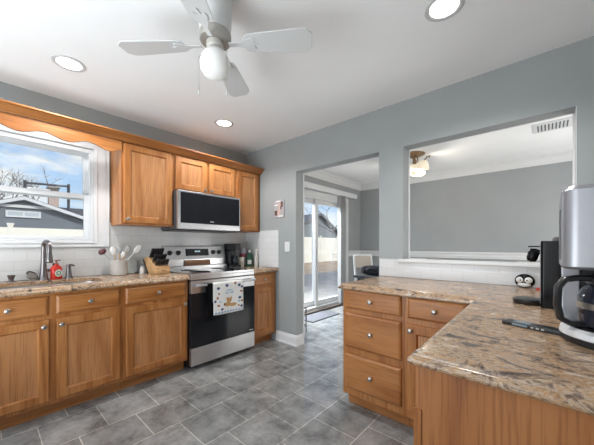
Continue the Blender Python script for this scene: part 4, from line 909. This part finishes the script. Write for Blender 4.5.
# fluffy dark throw on the table
def fluff(name, label, c, s, seed):
    rnd = random.Random(seed); mb = MB(); mb.ball((0, 0, 0), 1.0, 40, 22, (1, 1, 1))
    for v in mb.bm.verts:
        k = 1+rnd.uniform(-0.07, 0.07); v.co = Vector((math.copysign(abs(v.co.x)**0.7, v.co.x)*s[0]*k, math.copysign(abs(v.co.y)**0.7, v.co.y)*s[1]*k, math.copysign(abs(v.co.z)**0.7, v.co.z)*s[2]*k))
    lo = min(v.co.z for v in mb.bm.verts)
    for v in mb.bm.verts: v.co.z -= lo
    o = mb.build(name, paint('black fluffy pile', (0.02, 0.02, 0.028), 0.95, 0.5, 80, bump=1.0)); o.location = c; return tag(o, label, 'cushion')
fluff('fluffy_cushion', 'black fluffy cushion lying on the dark dining table', (1.30, 1.32, 0.756), (0.21, 0.13, 0.062), 4)
# door mat, stand
mt = thing('door_mat', 'grey floor mat with dark border inside the sliding door', 'mat', (0.28, 1.35, 0.0))
mb = MB(); mb.box((-0.20, -0.45, 0.0), (0.20, 0.30, 0.008)); mb.build('mat_border', mat('charcoal binding', (0.03, 0.03, 0.034), 0.9), mt, bevel=0.003)
mb = MB(); mb.box((-0.185, -0.43, 0.0081), (0.185, 0.285, 0.0105)); mb.build('mat_pile', paint('heathered grey pile', (0.13, 0.13, 0.15), 0.95, 0.35, 70), mt)
ws_ = thing('wire_stand', 'low black wire stand just inside the doorway near the wall', 'stand', (0.52, 0.46, 0.0))
for (x, y) in ((0.11, 0.10), (0.11, -0.10), (-0.11, 0.10), (-0.11, -0.10)): MB().tube([(x, y, 0), (x, y, 0.31)], 0.008, 8).build('leg', M['iron'], ws_)
for z in (0.07, 0.20, 0.30):
    mb = MB(); mb.tube([(0.11, 0.10, z), (0.11, -0.10, z), (-0.11, -0.10, z), (-0.11, 0.10, z), (0.11, 0.10, z)], 0.006, 8)
    for k in range(4): mb.tube([(0.11, -0.07+0.045*k, z), (-0.11, -0.07+0.045*k, z)], 0.003, 6)
    mb.build('shelf', M['iron'], ws_)
pb = thing('pink_bowl', 'small pale pink bowl on top of the black wire stand', 'bowl', (0.54, 0.46, 0.307))
mb = MB(); mb.lathe([(0.03, 0), (0.034, 0.004), (0.065, 0.045), (0.062, 0.046), (0.03, 0.010), (0, 0.010)], (0, 0, 0)); mb.build('bowl_body', mat('pale pink glaze', (0.62, 0.45, 0.42), 0.4), pb, smooth=True)
# vertical blind: head box and stacked vanes
vb = thing('vertical_blind', 'white vertical blind pulled to the right of sliding door', 'blind', (0.1, 1.5, 2.2))
mb = MB(); mb.box((0.067, 0.35, 2.145), (0.155, 2.80, 2.235)); mb.build('head_box', M['vinyl'], vb, bevel=0.004, world=True)
for k in range(10):
    mb = MB(); y = 2.19+k*0.018; mb.box((0.072, y, 0.05), (0.150, y+0.003, 2.143)); mb.build('vane', mat('grey vane', (0.42, 0.42, 0.42), 0.6) if k == 0 else bpy.data.materials['grey vane'], vb, world=True)
# chandelier
cl = thing('ceiling_lamp', 'bronze semi flush lamp with lit alabaster shades in dining room', 'ceiling lamp', (1.69, 1.73, DZ))
cl.scale = (1.3, 1.3, 0.90)
brz = paint('antique bronze', (0.32, 0.22, 0.13), 0.4, 0.2, 20, 0.7)
mb = MB(); mb.lathe([(0.115, 0), (0.115, -0.012), (0.10, -0.025), (0.06, -0.04), (0.03, -0.05), (0, -0.05)], (0, 0, 0), 'Z', 32); mb.build('canopy', brz, cl, smooth=True)
mb = MB(); mb.tube([(0, 0, -0.04), (0, 0, -0.28)], 0.012, 10); mb.lathe([(0.0, -0.045), (0.028, -0.035), (0.02, -0.015), (0.012, 0)], (0, 0, -0.30)); mb.build('stem', brz, cl, smooth=True)
for k in range(3):
    a = math.radians(-30+120*k); ca, sa = math.cos(a), math.sin(a)
    pts = [(0.0, -0.06), (0.04, -0.05), (0.06, -0.09), (0.05, -0.15), (0.09, -0.19), (0.15, -0.17), (0.20, -0.12), (0.235, -0.125), (0.225, -0.15)]
    mb = MB(); mb.tube([(r*ca, r*sa, z) for r, z in pts], 0.007, 8); ar = mb.build('arm', brz, cl, smooth=True)
    mb = MB(); mb.lathe([(0.028, 0.07), (0.05, 0.04), (0.07, 0.0), (0.085, -0.05), (0.088, -0.055), (0.080, -0.05), (0.060, 0.0), (0.02, 0.06)], (0.125*ca, 0.125*sa, -0.225), (0.45*ca, 0.45*sa, 1.0), 24); mb.build('shade', M['shade'], cl, smooth=True)
mb = MB(); mb.lathe([(0.10, -0.20), (0.098, -0.23), (0.07, -0.27), (0.02, -0.295), (0, -0.296)], (0, 0, 0), 'Z', 28); mb.build('bowl_shade', M['shade'], cl, smooth=True)
lamp('chandelier_bulb', 'POINT', (1.72, 1.72, DZ-0.40), 13, (1, 0.9, 0.76), None, 0.06)
# ceiling vent
vt = thing('ceiling_vent', 'white slotted air vent on the dining room ceiling', 'vent', (3.18, 1.73, DZ))
mb = MB(); mb.loft([[(x, y, z) for x, y in rrect(-0.17+i, 0.17-i, -0.155+i, 0.155-i, 0.004, 2)] for i, z in ((0, 0), (0.004, -0.010), (0.04, -0.012))]); fr_ = mb.build('frame', M['vinyl'], vt)
mb = MB()
for k in range(9): mb.box((-0.125+k*0.03, -0.11, -0.0135), (-0.113+k*0.03, 0.11, -0.0121))
mb.build('slot', M['dgrey'], vt)
